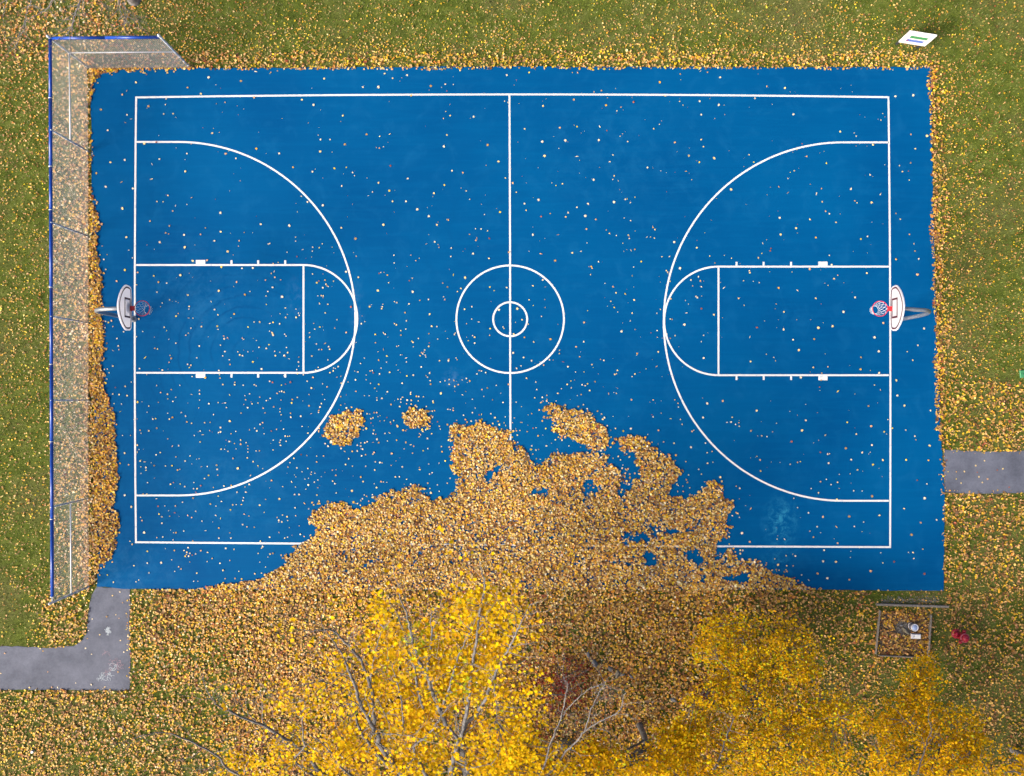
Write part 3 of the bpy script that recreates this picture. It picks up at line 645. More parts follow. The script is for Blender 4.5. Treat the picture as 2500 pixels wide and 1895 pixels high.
# ---- loose leaves seen one by one on the blue court
LV = {
 (0, 0): '1097,788 1060,820 1177,715 875,950 1100,995 1135,1030 1083,1060 933,1127 1435,858 1430,907 1415,988 1497,985 1521,1017 1284,920 1870,898 1943,886 1735,813 1832,1152 1248,1240 1350,1230 1652,1245 1615,1328 1950,1330 2036,1370 958,1402 1080,1382 1315,1420 1380,1375 835,1498 1310,1547 1601,1482 916,1613 1052,1573 1150,1628 1620,760 1803,672 2080,703 2195,845 800,1330 792,1390',
 (0, 475): '1060,122 883,257 843,68 1452,10 1656,30 1411,65 1357,63 1517,100 1494,145 1615,88 1903,160 1298,233 1465,273 1775,291 1433,333 1458,342 1591,350 1732,346 1905,323 2108,330 1093,370 1853,402 2065,402 1381,415 886,446 1115,483 1597,457 1967,493 928,520 900,562 1146,548 916,648 1082,653 1190,674 1011,750 1330,703 1560,697 1373,757 1441,765 1665,573 1787,570 1912,627 2090,638 2183,635 2043,755 1180,780 1358,843 1890,833 2158,838 1622,868 2115,865 1466,910 1403,937 1634,967 1632,990 1824,925 1853,993 1882,1040 2021,1032 1541,1027 1521,1050 1630,1066 1668,1068 1202,1075 1235,1183 1070,1185 978,1140 1420,1145 1440,1175 1650,1153 1741,1140 1877,1137 1883,1163 2141,1143 2194,1100 1607,1215 1627,1197 1182,1228 1932,1222 1936,1245 1964,1237 2092,1240 2103,1250 1013,1242 1024,1307 1030,1338 978,1347 1521,1283 1460,1250 1722,1308 1362,1332 1340,1327 1904,1300 1942,1355 2053,1357 2140,1357 2070,1385 2095,1390 1923,1393 1471,1388 1482,1414 1463,1447 1700,1410 1980,1425 2182,1445 1623,1465 1650,1473 1985,1467 1637,1493 1255,1407 1207,1502 1890,1518 978,1480 930,1505 945,1537 1270,1553 1403,1515 1660,1570 1775,1580 1897,1555 1900,1583 1137,1617 925,1592 1355,1648 1555,1645 1925,1640 2027,1640 2028,1620 2100,1645 1085,1655 1000,1665 2195,1640 915,1095 940,1105 965,1090 905,1130 910,1150',
 (0, 950): '978,43 1032,47 1101,57 988,125 1053,130 1040,195 1160,262 1187,257 1190,113 1390,30 1448,45 1450,85 1518,72 1495,107 1480,5 1655,47 1724,12 1724,43 1724,95 1984,52 2115,57 2120,92 2155,42 2105,133 2138,160 2176,127 1884,117 1922,123 1945,120 1955,160 1804,126 1716,163 1370,115 1275,200 1287,147 1450,208 1490,245 1465,260 1345,255 1322,258 1604,233 1568,203 1844,220 2083,208 1985,277 1816,287 1767,289 1614,283 1655,295 1355,338 1287,360 1213,355 1220,380 1730,362 1750,393 1679,400 1810,357 1904,332 1904,370 1887,375 2037,365 1995,385 2155,352 2198,338 1450,430 1730,455 1545,488 1489,492 1980,452 2025,470 2078,475 2125,462 2140,490 2140,515 2140,543 2038,515 1910,518 1940,518 1968,537 2078,440 1060,400 1130,400 1203,520 1187,545 1187,485 1080,553 1385,547 1350,567 1521,584 1643,575 1720,600 1601,620 2013,597 2136,594 2185,627 1213,620 1250,627 1308,635 1333,660 1219,670 1262,675 1262,700 1431,662 1486,660 1535,697 1555,692 1740,668 1790,668 1872,656 1877,692 2054,683 1800,743 1880,742 1768,770 2163,745 1219,728 1337,767 1276,806 1475,820 1500,805 1557,818 1597,840 1675,805 1735,832 1673,858 1703,858 1694,890 1843,848 1935,835 1997,832 2152,822 2115,843 2048,887 2122,887 1885,922 1668,940 1353,945 1238,905 1270,905 1113,652 1040,640 1080,915 1137,1013 1577,975 1517,1007 1425,1007 1367,1010 1458,1048 1467,1095 1510,1065 1376,1077 1400,1100 1622,1088 1655,1107 1690,1053 1816,990 1866,1007 1914,968 2102,935 2098,960 2010,997 2040,995 2083,995 1990,1040 2108,1077 2150,1093 1862,1088 1905,1115 1217,1105 1228,1132 1400,1155 1745,1138 2095,1167 2133,1187 2195,1190 1247,1235 1588,1222 1521,1237 1499,1237 1775,1220 1890,1197 1984,1238 1357,1278 1407,1275 1995,1283 1890,1283 1497,1298 1145,1335 1125,1310 1665,1308 1430,1373 1507,1390 1275,1397 1625,1365 1590,1390 1690,1420 1610,1425 1630,1440 1615,1405 1640,1415 1660,1430 1600,1440 1735,1392 1792,1407 1833,1458 1985,1475 1950,1372 2020,1380 1393,1497 1275,1498 1160,1520 903,1532 1485,1470 1640,1490 1790,1485 1900,1500 1928,1560 1510,1570 1290,1583 1545,1530 1565,1548 1700,1585 1710,1655 1673,1655 2063,1570 1945,1632 1177,1660 1200,1645 930,1600 983,1663 2030,1630',
 (625, 0): '0,622 130,628 186,617 590,683 922,755 1057,755 1179,681 1111,640 1304,652 1508,745 1632,730 1702,733 1646,790 1338,827 2163,652 1760,610 1268,605 1105,600 1130,605 797,600 398,865 499,908 751,1000 538,1170 558,1208 640,1206 768,1248 556,1310 202,1326 6,1285 322,1445 488,1485 678,1455 780,1447 834,1490 955,1162 1068,1180 1155,1160 1065,1282 1100,1270 1040,1275 1637,966 1675,1000 1617,1026 1877,1012 1645,1167 1620,1266 1996,1254 2090,1398 2143,877 2172,888 2150,1538 1690,1477 1783,1491 1307,1543 1160,1433 1057,1580 1151,1648 1006,1660 1623,1598 1811,1650 741,1606 1535,1670',
 (625, 475): '43,260 290,270 392,17 446,68 579,96 344,370 344,405 110,430 122,425 270,500 405,477 492,457 487,490 547,462 574,427 355,537 737,290 859,382 843,503 866,535 970,13 1100,263 1178,62 1294,62 1391,132 1491,191 1560,263 1647,218 1660,222 1843,45 1943,86 1970,175 2102,154 1893,298 1940,300 1996,315 1841,347 1904,378 1896,397 2011,380 1473,427 1541,411 1570,433 1578,460 1684,466 1872,511 1680,537 2008,552 1190,525 1337,525 1380,572 1408,552 1193,592 2180,498 778,668 884,716 1062,683 1077,675 1134,697 1322,745 1347,726 1145,762 1702,694 1803,719 1610,765 1652,800 1766,812 1737,840 2017,800 2053,830 2160,803 1053,830 1351,840 1412,914 1488,908 1618,884 1628,908 1320,945 1195,925 1215,933 1094,948 1090,968 1085,985 980,967 821,972 1285,1020 1497,1034 1861,968 1799,991 1860,1075 2095,995 1299,1090 1195,1115 1210,1125 910,1115 940,1097 1514,1137 1560,1140 1293,1161 1250,1175 1030,1207 1100,1195 1115,1205 1251,1213 1491,1200 1400,1242 1567,1248 1652,1243 1720,1195 1710,1207 1868,1218 1885,1232 1920,1100 1815,1115 2020,1157 2015,1215 2130,1143 2138,1157 1830,1262 1885,1282 1032,1278 1345,1265 1355,1275 1495,1280 1490,1310 1215,1310 1230,1305 1358,1313 1100,1337 1128,1393 1455,1340 1440,1375 1460,1385 1430,1365 1450,1360 1465,1400 1415,1390 1295,1410 1298,1445 1248,1385 936,1412 1058,1428 1127,1445 903,1457 1663,1423 1660,1435 1725,1410 1735,1425 1582,1435 1425,1487 1212,1470 1080,1497 1227,1515 880,1530 985,1523 1003,1520 1012,1537 1066,1548 953,1557 1153,1533 1300,1565 1356,1558 1468,1563 1480,1575 1498,1540 1925,1517 1943,1522 1905,1547 1980,1535 952,1598 860,1598 990,1628 1060,1638 1262,1628 1506,1637 1503,1605 1590,1617 1630,1605 1667,1595 1706,1602 1778,1600 1814,1587 1843,1608 1745,1640 1715,1655 1665,1637 2072,1645 2175,1637 1995,1670 195,588 152,598 160,665 135,682 165,715 215,737 490,687 527,762 545,747 598,740 670,748 605,775 615,788 625,795 578,806 84,740 148,803 105,838 90,877 228,884 92,950 256,980 348,990 368,1023 375,1045 348,1060 258,1062 210,1030 35,1100 122,1112 150,1103 207,1117 500,1113 552,1143 508,1162 465,1192 550,945 622,948 535,875 565,873 582,875 600,1022 700,1080 780,1190 680,1153 140,1190 145,1200 120,1180 150,1215 250,1205 262,1222 465,1230 5,1260 115,1295 30,1318 93,1328 265,1320 165,1352 207,1362 275,1365 245,1388 255,1395 170,1390 287,1417 523,1288 598,1285 628,1312 637,1335 545,1338 568,1337 483,1393 371,1403 368,1445 371,1480 622,1427 355,1510 50,1505 517,1513 538,1490 670,1497 685,1500 710,1485 668,1520 640,1537 410,1555 360,1545 245,1563 493,1577 445,1610 122,1610 145,1620 222,1645 258,1635 300,1620 577,1632 5,1650 700,1575 733,1568 737,1628 795,1617 615,1660 480,1670 1025,1670',
 (1250, 0): '147,630 520,630 427,590 565,632 706,797 770,786 1270,714 1448,642 1620,597 1620,620 1680,629 1790,672 1385,597 1313,830 531,864 809,912 902,960 1045,884 938,928 1444,878 1473,912 1614,876 1629,993 1780,908 2092,853 2195,750 1888,592 108,1116 412,1106 560,1095 755,1095 817,1130 931,1179 995,1225 261,1225 458,1215 280,1347 560,1353 747,1213 840,1397 870,1340 1165,1448 1400,1232 1648,1268 1522,1345 1611,1402 1738,1367 2040,1338 2080,1402 1548,1553 1497,1480 1628,1207 1270,1075 1220,1115 879,1519 867,1550 915,1562 703,1553 433,1589 378,1602 343,1580 37,1662 5,1580 1886,1637 268,918',
 (1250, 475): '228,50 108,82 121,138 328,167 250,193 482,160 462,197 558,114 631,187 722,217 655,83 878,68 975,45 992,40 1018,72 1058,27 966,205 1021,228 640,300 179,348 396,349 813,308 838,337 898,357 1000,353 1011,381 954,422 1160,370 1193,370 1226,378 1230,305 1215,287 1397,412 645,420 594,492 520,505 249,514 371,571 1025,484 1058,475 1291,539 1355,537 1113,580 682,624 688,638 677,694 745,582 1046,627 1034,704 1340,672 1357,730 1360,750 1327,657 1446,638 1591,461 1702,533 1828,527 1889,551 1747,592 2120,548 2158,422 2150,510 1605,711 1622,747 1540,738 1629,796 1556,790 800,768 870,797 895,850 973,858 1052,911 880,976 851,923 909,1015 1034,1024 1277,992 1247,1025 1019,1090 180,788 265,738 283,907 183,958 285,976 148,910 253,1052 45,985 87,1080 140,1118 15,1205 107,1233 187,1272 330,1250 620,1103 943,1180 1196,1194 1249,1174 1250,1232 1361,1075 1378,1078 1366,900 1332,1205 1404,1217 1363,1240 1493,915 1519,945 1502,1022 1484,1122 1583,880 1595,890 1632,877 1630,984 1738,1037 1649,1215 1630,1270 1825,805 1994,745 2077,750 2128,762 2043,660 2048,675 1950,897 1998,958 2107,1148 2048,1228 1650,1410 2053,1440 2190,1378 10,1367 101,1406 77,1478 40,1500 168,1433 272,1472 220,1470 322,1426 353,1427 440,1443 408,1373 408,1343 581,1400 551,1315 618,1270 762,1423 790,1430 688,1467 480,1484 546,1531 620,1531 907,1517 900,1545 885,1552 1033,1570 1058,1548 1244,1483 1258,1357 1077,1372 125,1584 205,1617 505,1608 475,1638 603,1640 628,1648 650,1632 715,1615 510,1668 425,1675 1058,1165',
 (1875, 0): '143,763 1093,835 1247,825 985,983 215,990 968,1040 618,1140 740,1150 755,1178 290,1243 245,1292 330,1353 900,1250 500,1410 222,1477 168,1542 876,1510 1227,1163 1265,1287 1225,1408 1126,1432 1206,1478 1153,1482 1213,1556 90,1615 168,1665 415,1668 457,1630 711,1632 965,1675 1365,1175',
 (1875, 475): '412,5 965,5 463,65 744,58 763,75 888,73 492,145 526,168 582,242 359,217 98,203 239,292 105,347 408,374 22,467 15,488 797,387 854,365 524,527 545,607 1098,166 1135,214 1260,490 1293,558 1098,560 1283,692 1253,427 848,680 597,698 565,728 514,785 355,643 250,828 87,808 407,897 747,888 67,945 60,985 133,1013 647,1013 990,1110 130,1163 430,1150 553,1137 213,1253 395,1247 914,1233 950,1352 262,1342 46,1405 62,1435 798,1405 387,1493 512,1485 793,1507 953,1538 460,1540 277,1577 455,1602 440,1660 915,1643 1100,1603 1341,1157 1286,1302 1195,1356 1243,1430 1215,345',
 (1875, 950): '965,8 598,20 1110,57 862,147 1170,143 1395,184 320,268 678,287 70,295 290,357 36,368 885,320 1030,263 1068,337 1183,353 997,368 1018,388 757,388 490,397 433,441 200,452 892,483 1270,437 1260,405 1387,488 667,510 510,560 527,557 808,546 449,545 713,608 519,638 276,625 250,630 187,648 1186,610 985,610 1378,614 900,651 767,697 704,730 610,735 500,777 595,802 540,823 449,798 368,857 734,875 808,878 893,923 432,893 1365,817 1282,785 1470,737 1345,940 220,940 252,1022 590,950 1168,1030 345,1067 470,1100 696,1098 955,1088 820,1145 586,1187 740,1183 420,1185 449,1237 358,1223 386,1275 1313,1152 1232,1255 1448,1125 139,1292 75,1293 597,1328 784,1367 1328,1378 1205,1407 1244,1407 1252,1460 710,1397 480,1387 968,1410 470,1483 583,1487 706,1450 985,1497 1083,1487 232,1437 210,1422 153,1435 55,1462 213,1522 158,1522 160,1570 68,1555 92,1560 287,1600 347,1645 508,1628 422,1587 697,1641 880,1567 1343,1590 1538,612 1863,617 1787,660 2022,687 1973,698 1800,717 1815,757 1890,775 1660,810 1620,775 1845,805 1550,712 1620,713 1690,710 2075,845',
 (625, 950): '35,70 20,120 92,100 125,80 185,38 205,22 225,20 245,27 65,165 80,205 157,153 210,170 210,195 220,222 218,273 300,208 303,243 388,235 315,90 310,120 358,72 218,95 460,47 460,145 478,212 60,290 40,305 10,360 135,363 180,347 72,385 152,440 240,345 400,322 255,407 275,407 292,405 215,440 207,460 213,485 262,450 5,533 32,533 152,525 450,380 440,445 545,185 540,200 566,125 575,47 595,90 555,155 733,65 733,138 718,178 790,187 855,185 862,20 937,57 978,57 1043,75 1045,95 1087,80 1135,23 1165,133 1265,70 1250,88 1225,88 1250,115 1305,95 1335,30 1335,45 1340,97 1300,128 1340,130 1385,62 1405,65 1445,67 1400,103 1527,103 1530,118 1240,150 960,213 980,215 1010,247 1020,203 1043,203 1053,237 993,293 1070,275 1108,272 1130,245 1160,285 1165,300 1190,272 1010,385 1033,390 1113,383 1152,378 1213,440 1135,447 1045,433 1060,462 1010,460 960,455 940,463 905,463 875,483 905,490 920,517 875,532 832,537 767,537 735,510 645,460 600,470 912,575 947,565 1010,560 1020,545 1172,555 1293,460 1280,515 1335,480 1360,493 1352,553 1443,530 1482,513 1478,425 1410,385 1420,395 1515,385 1500,320 1465,350 1440,365 1500,340 1565,283 1580,320 1590,345 1520,190 1540,187 1500,190 1470,150 1470,190 1268,355 1600,495 1605,540 1660,440 1665,500 1675,520 1632,620 1580,637 1490,647 1655,175 1675,177 1700,165 1700,183 1890,163 1865,203 1790,225 1925,222 1945,218 2025,213 2060,247 1595,38 1948,5 1780,50 1808,22 2040,93 1965,63 1865,87 2130,115 2110,37 2150,240 2140,290 1855,277 1730,270 390,565 440,573 330,597 525,577 585,577 525,627 295,635 278,672 355,680 20,660 60,685 450,685 400,713 510,725 480,715 660,700 690,743 345,757 455,768 425,775 475,735 505,803 535,783 310,800 137,788 453,825 342,843 432,862 663,792 683,815 233,840 535,850 802,600 775,650 833,665 947,665 1030,627 1070,632 1088,635 1167,658 1262,670 1025,697 1410,675 1412,693 1520,720 1497,733 1203,757 1237,755 1300,777 1100,800 1130,803 1080,797 1040,848 1020,815 830,875 905,757 925,797 693,895 528,913 375,908 337,907 85,950 203,947 35,1000 73,1062 935,912 955,922 1005,910 905,960 920,945 545,963 535,990 500,997 420,985 340,1022 345,1090 230,1085 185,1105 270,1100 275,1132 200,1130 225,1143 375,1178 290,1193 200,1235 385,1250 120,1275 250,1283 275,1275 418,1270 290,1325 40,1310 50,1370 60,1355 22,1415 105,1447 125,1420 150,1415 220,1430 85,1532 50,1585 35,1490 1500,855 1465,860 1565,825 1650,810 1675,770 1720,800 1725,780 1590,930 1580,880',
 (1250, 950): '35,113 82,152 195,75 213,5 262,72 300,53 247,117 302,90 317,120 393,38 562,57 595,48 380,103 668,12 832,40 898,38 1028,92 1215,95 1188,113 1433,155 1428,122 1402,93 1680,125 1815,102 2107,187 570,152 615,133 648,170 770,215 795,245 1205,222 1215,240 1285,208 1365,255 1450,262 1465,303 1645,245 1565,355 1550,365 1895,243 1850,287 1885,285 1953,290 1955,320 1925,305 890,340 1023,340 1260,357 820,317 170,213 260,275 235,180 20,250 5,290 75,288 38,360 68,357 45,397 130,367 183,337 207,333 290,340 225,403 265,397 373,437 430,440 490,490 340,467 295,490 170,490 205,525 230,520 390,517 50,460 780,260 1305,455 1395,467 1540,500 1665,465 1680,547 1723,537 1683,640 1730,630 1605,690 1520,740 1500,780 1510,805 1630,733 1410,570 915,580 935,610 955,655 998,687 870,597 830,580 1057,727 1530,850 1470,835 1430,830 1575,910 1530,910 2057,360 2150,403 2195,410 2110,580 2135,610 2140,705 1793,760 1930,837 1960,855 1957,945 2055,1030 1957,1105 1895,1090 1980,1240 2047,1315 1837,1273 1870,1335 1965,1388 1985,1390 2190,1497 745,855 655,820 650,900 1240,1165 1130,1305 1095,1325 1040,1285 230,870 1500,1425 1550,1470 1600,1430',
 (0, 1420): '1035,88 972,120 1060,180 1000,285 1028,315 797,322 923,300 862,457 1040,507 765,420 755,490 372,597 350,575 740,573 792,625 1070,605 415,777 655,873 790,887 907,905 500,910 10,790 45,617 1100,590 1020,778 1100,400 1105,470',
}
pts = []
for (ox, oy), s in LV.items():
    for q in s.split():
        a, b = q.split(','); pts.append((ox + int(a) * ZK, oy + int(b) * ZK))
pts = np.array(pts); npt = len(pts)
d2 = ((pts[:, None, :] - pts[None]) ** 2).sum(-1); np.fill_diagonal(d2, 1e9); nnd = np.sqrt(d2.min(1))
oncourt_pts = inside(COURT_PX, pts[:, 0], pts[:, 1])
order = np.argsort(-(nnd + (~oncourt_pts) * -1e6))
single = np.zeros(npt, bool); single[order[:300]] = True
CHOICES = [('pale tan', 'bleached', 34), ('pale tan', 'cream', 26), ('pinkish tan', 'pink', 12), ('golden', 'gold', 4), ('yellow', 'lemon', 5), ('brown', 'tan', 6), ('red', 'red', 3)]
cw = np.array([c[2] for c in CHOICES], float); cw /= cw.sum()
def region(x, y):
    if (x - 1245) ** 2 + (y - 780) ** 2 < 131 ** 2: return 'centre circle'
    if 331 < x < 741 and 648 < y < 910: return 'left free throw lane'
    if 1753 < x < 2171 and 651 < y < 916: return 'right free throw lane'
    if x < 331: return 'strip behind left baseline'
    if x > 2171: return 'strip behind right baseline'
    if y < 236: return 'strip above top sideline'
    if y > 1328: return 'strip below bottom sideline'
    side = 'left' if x < 1245 else 'right'; cx = 437 if x < 1245 else 2057
    if (x - cx) ** 2 + (y - 782) ** 2 < 433 ** 2 or (abs(y - 782) < 433 and (x < 437 or x > 2057)):
        return '%s three point area %s lane' % (side, 'above' if y < 780 else 'below')
    return 'open %s half %s' % (side, 'near top sideline' if y < 480 else 'level with hoops' if y < 900 else 'near leaf drift')
def leaf_mesh_set():
    out = {}
    for ci, (nm, key, _) in enumerate(CHOICES):
        for kname, tm in (('maple leaf', T_MAPLE), ('maple leaf ', T_SIMPLE), ('slender leaf', T_LONG)):
            for v in range(2):
                V, T, C = scatter(tm, np.zeros((1, 3)), np.array([1.0]), np.array([PAL[key]]) * rng.uniform(.85, 1.15), .10, .22, True)
                me = bpy.data.meshes.new('fallen_leaf'); me.from_pydata([tuple(p) for p in V], [], [tuple(t) for t in T])
                at = me.attributes.new('col', 'FLOAT_COLOR', 'POINT')
                at.data.foreach_set('color', np.concatenate([C, np.ones((len(C), 1))], 1).astype(np.float32).ravel())
                me.materials.append(M['leaf']); out[(ci, kname, v)] = me
    return out
LM = leaf_mesh_set(); loose = []; singles = []
for i in range(npt):
    x, y = pts[i]; ci = rng.choice(len(CHOICES), p=cw); r = rng.random()
    kn = 'slender leaf' if r < .07 else ('maple leaf' if r < .62 else 'maple leaf ')
    sz = rng.uniform(.070, .100) if single[i] else rng.uniform(.042, .075)
    p = P(x, y)
    if single[i]:
        o = bpy.data.objects.new('fallen_leaf', LM[(int(ci), kn, int(rng.integers(2)))])
        o.location = (p.x, p.y, LZ + .0015); o.rotation_euler = (0, 0, rng.uniform(0, 6.283)); o.scale = (sz, sz, sz * rng.uniform(.6, 1.2))
        link(o); singles.append((o, x, y, CHOICES[ci][0] + ' ' + kn.strip(), region(x, y)))
    else:
        loose.append((p.x, p.y, (LZ + .0015) if oncourt_pts[i] else .017, sz, ci, kn))
# every single leaf: look, part of the court, and its order from the left among its like
by_region = {}
for q in singles: by_region.setdefault(q[4], []).append(q)
by_label = {}
for rg, qs in by_region.items():
    mx, my = np.median([q[1] for q in qs]), np.median([q[2] for q in qs])
    for q in qs: by_label.setdefault('%s, %s %s of %s' % (q[3], 'upper' if q[2] < my else 'lower', 'left' if q[1] < mx else 'right', rg), []).append(q)
ORD = ['leftmost', 'second from left', 'third from left', 'fourth from left', 'fifth from left', 'sixth from left', 'seventh from left', 'eighth from left', 'ninth from left', 'tenth from left']
for lb, qs in by_label.items():
    qs.sort(key=lambda q: q[1])
    for k, q in enumerate(qs): tag(q[0], lb if len(qs) == 1 else ORD[min(k, 9)] + ' ' + lb, 'leaf', 'leaves lying singly on the blue court')
parts = []
# bits and crumbs too small to tell apart join the loose leaves
for _ in range(500):
    x = rng.uniform(340, 2160); y = rng.uniform(180, 1320)
    p = P(x, y); loose.append((p.x, p.y, LZ + .001, rng.uniform(.018, .035), rng.integers(len(CHOICES)), 'maple leaf '))
for kn, tm in (('maple leaf', T_MAPLE), ('maple leaf ', T_SIMPLE), ('slender leaf', T_LONG)):
    q = [l for l in loose if l[5] == kn]
    a = np.array([[l[0], l[1], l[2]] for l in q]); s = np.array([l[3] for l in q])
    c = np.array([PAL[CHOICES[l[4]][1]] for l in q]) * rng.uniform(.8, 1.15, (len(q), 1))
    parts.append(scatter(tm, a, s, c, .12, .25, True))
V, T, C = merge(parts)
tag(np_mesh('scattered_leaves', V, T, M['leaf'], C), 'loose sprinkling of small pale leaves over the lower left court', 'leaves', None, 'stuff')

# ================================================================== FENCE
FH = 2.32
F = empty('chain_link_fence', P(222, 800)); fo = F.location.copy()
tag(F, 'chain link fence with blue capped top rail along the left baseline and corner', 'fence')
def loc(p): return Vector(p) - fo
base_px = [(217, 166), (219.5, 372), (220, 579), (220, 789), (220, 977), (220, 1216), (221.5, 1430)]
Lp = [P(*b) for b in base_px]; Tp = [Lp[0], P(464, 164)]
def post(p, r, hgt, cap_r):
    m = MB(); m.tube([loc(p) + Vector((0, 0, -.1)), loc(p) + Vector((0, 0, hgt))], r, 12); o = m.build('post', M['galv'], F, True)
    c = MB(); c.lathe([(cap_r * .9, 0), (cap_r, .02), (cap_r * .92, .05), (cap_r * .55, .085), (0.004, .10)], 14, loc(p) + Vector((0, 0, hgt))); c.build('cap', M['galv_light'], o, True)
    for i in range(7):
        b = MB(); z = .2 + i * (hgt - .35) / 6; b.lathe([(r + .003, -.012), (r + .007, -.010), (r + .007, .010), (r + .003, .012)], 12, loc(p) + Vector((0, 0, z))); b.build('band', M['galv_light'], o, True)
for i, p in enumerate(Lp): post(p, .036 if i in (0, 6) else .028, FH + (.10 if i in (0, 6) else -.04), .05 if i in (0, 6) else .034)
post(Tp[1], .036, FH + .10, .05)
def rail(a, b, z, r, name, mat, n=10):
    m = MB(); m.tube([loc(a) + Vector((0, 0, z)), loc(b) + Vector((0, 0, z))], r, n); return m.build(name, mat, F, True)
def inset(a, b, d): u = (b - a).normalized() * d; return a + u, b - u
for a, b in [(Lp[i], Lp[i + 1]) for i in range(6)] + [(Tp[0], Tp[1])]:
    a2, b2 = inset(a, b, .03); rail(a2, b2, FH - .01, .021, 'top_rail', M['galv'])
for a, b in ((Lp[0], Lp[1]), (Lp[5], Lp[6]), (Tp[0], Tp[1])):
    a2, b2 = inset(a, b, .04); rail(a2, b2, 1.23, .022, 'mid_rail', M['galv_light'])
# blue plastic covers clipped over the rail, one length after another
ys = [95, 240, 407, 513, 702, 890, 1079, 1268, 1458]
for i in range(len(ys) - 1):
    a = P(124.5, ys[i] + .5, FH + .01); b = P(124.5, ys[i + 1] - .5, FH + .01); a.z = b.z = 0
    x = lambda yy: Lp[0].x + (Lp[6].x - Lp[0].x) * (yy - Lp[0].y) / (Lp[6].y - Lp[0].y)
    a.x = x(a.y); b.x = x(b.y)
    m = MB(); m.tube([loc(a) + Vector((0, 0, FH)), loc(b) + Vector((0, 0, FH))], .048 + .002 * (i % 2), 14); m.build('rail_cover', M['bluecap'], F, True)
    t = MB(); t.tube([loc(b) + Vector((0, -.008, FH)), loc(b) + Vector((0, .008, FH))], .066, 14); t.build('tie', M['galv_light'], F, True)
for k in range(2):
    a = Tp[0].lerp(Tp[1], .016 + k * .484); b = Tp[0].lerp(Tp[1], .498 + k * .485)
    m = MB(); m.tube([loc(a) + Vector((0, 0, FH)), loc(b) + Vector((0, 0, FH))], .046 + .002 * k, 14); m.build('rail_cover', M['bluecap'], F, True)
def chain(a, b, z0, z1, pitch=.072, r=.0030, off=.030):
    d = (b - a); Lg = d.length; u = d.normalized(); nn = Vector((-u.y, u.x, 0)); H = z1 - z0; m = MB()
    k = -int(H / pitch) - 1
    while k * pitch < Lg + H:
        for s in (1, -1):
            # line from (k*pitch, z0) rising at 45 degrees, cut to the panel
            x0 = k * pitch if s > 0 else k * pitch + 0.0
            t0, t1 = 0.0, H
            if s > 0: lo, hi = max(t0, -x0), min(t1, Lg - x0); f = lambda t: (x0 + t, t)
            else: lo, hi = max(t0, x0 - Lg), min(t1, x0); f = lambda t: (x0 - t, t)
            if hi - lo > .03:
                q = []
                for t in (lo, hi):
                    xx, zz_ = f(t); q.append(loc(a) + u * xx + nn * (off + s * r * 1.1) + Vector((0, 0, z0 + zz_)))
                m.tube(q, r * (1.25 if s > 0 else .8), 3, False)  # one wire direction drawn thicker to imitate light catching it
        k += 1
    return m.build('wire_mesh', M['wire'], F, False, 'stuff')
for i in range(6): chain(Lp[i + 1], Lp[i], .05, FH - .02)
chain(Tp[1], Tp[0], .05, FH - .02)

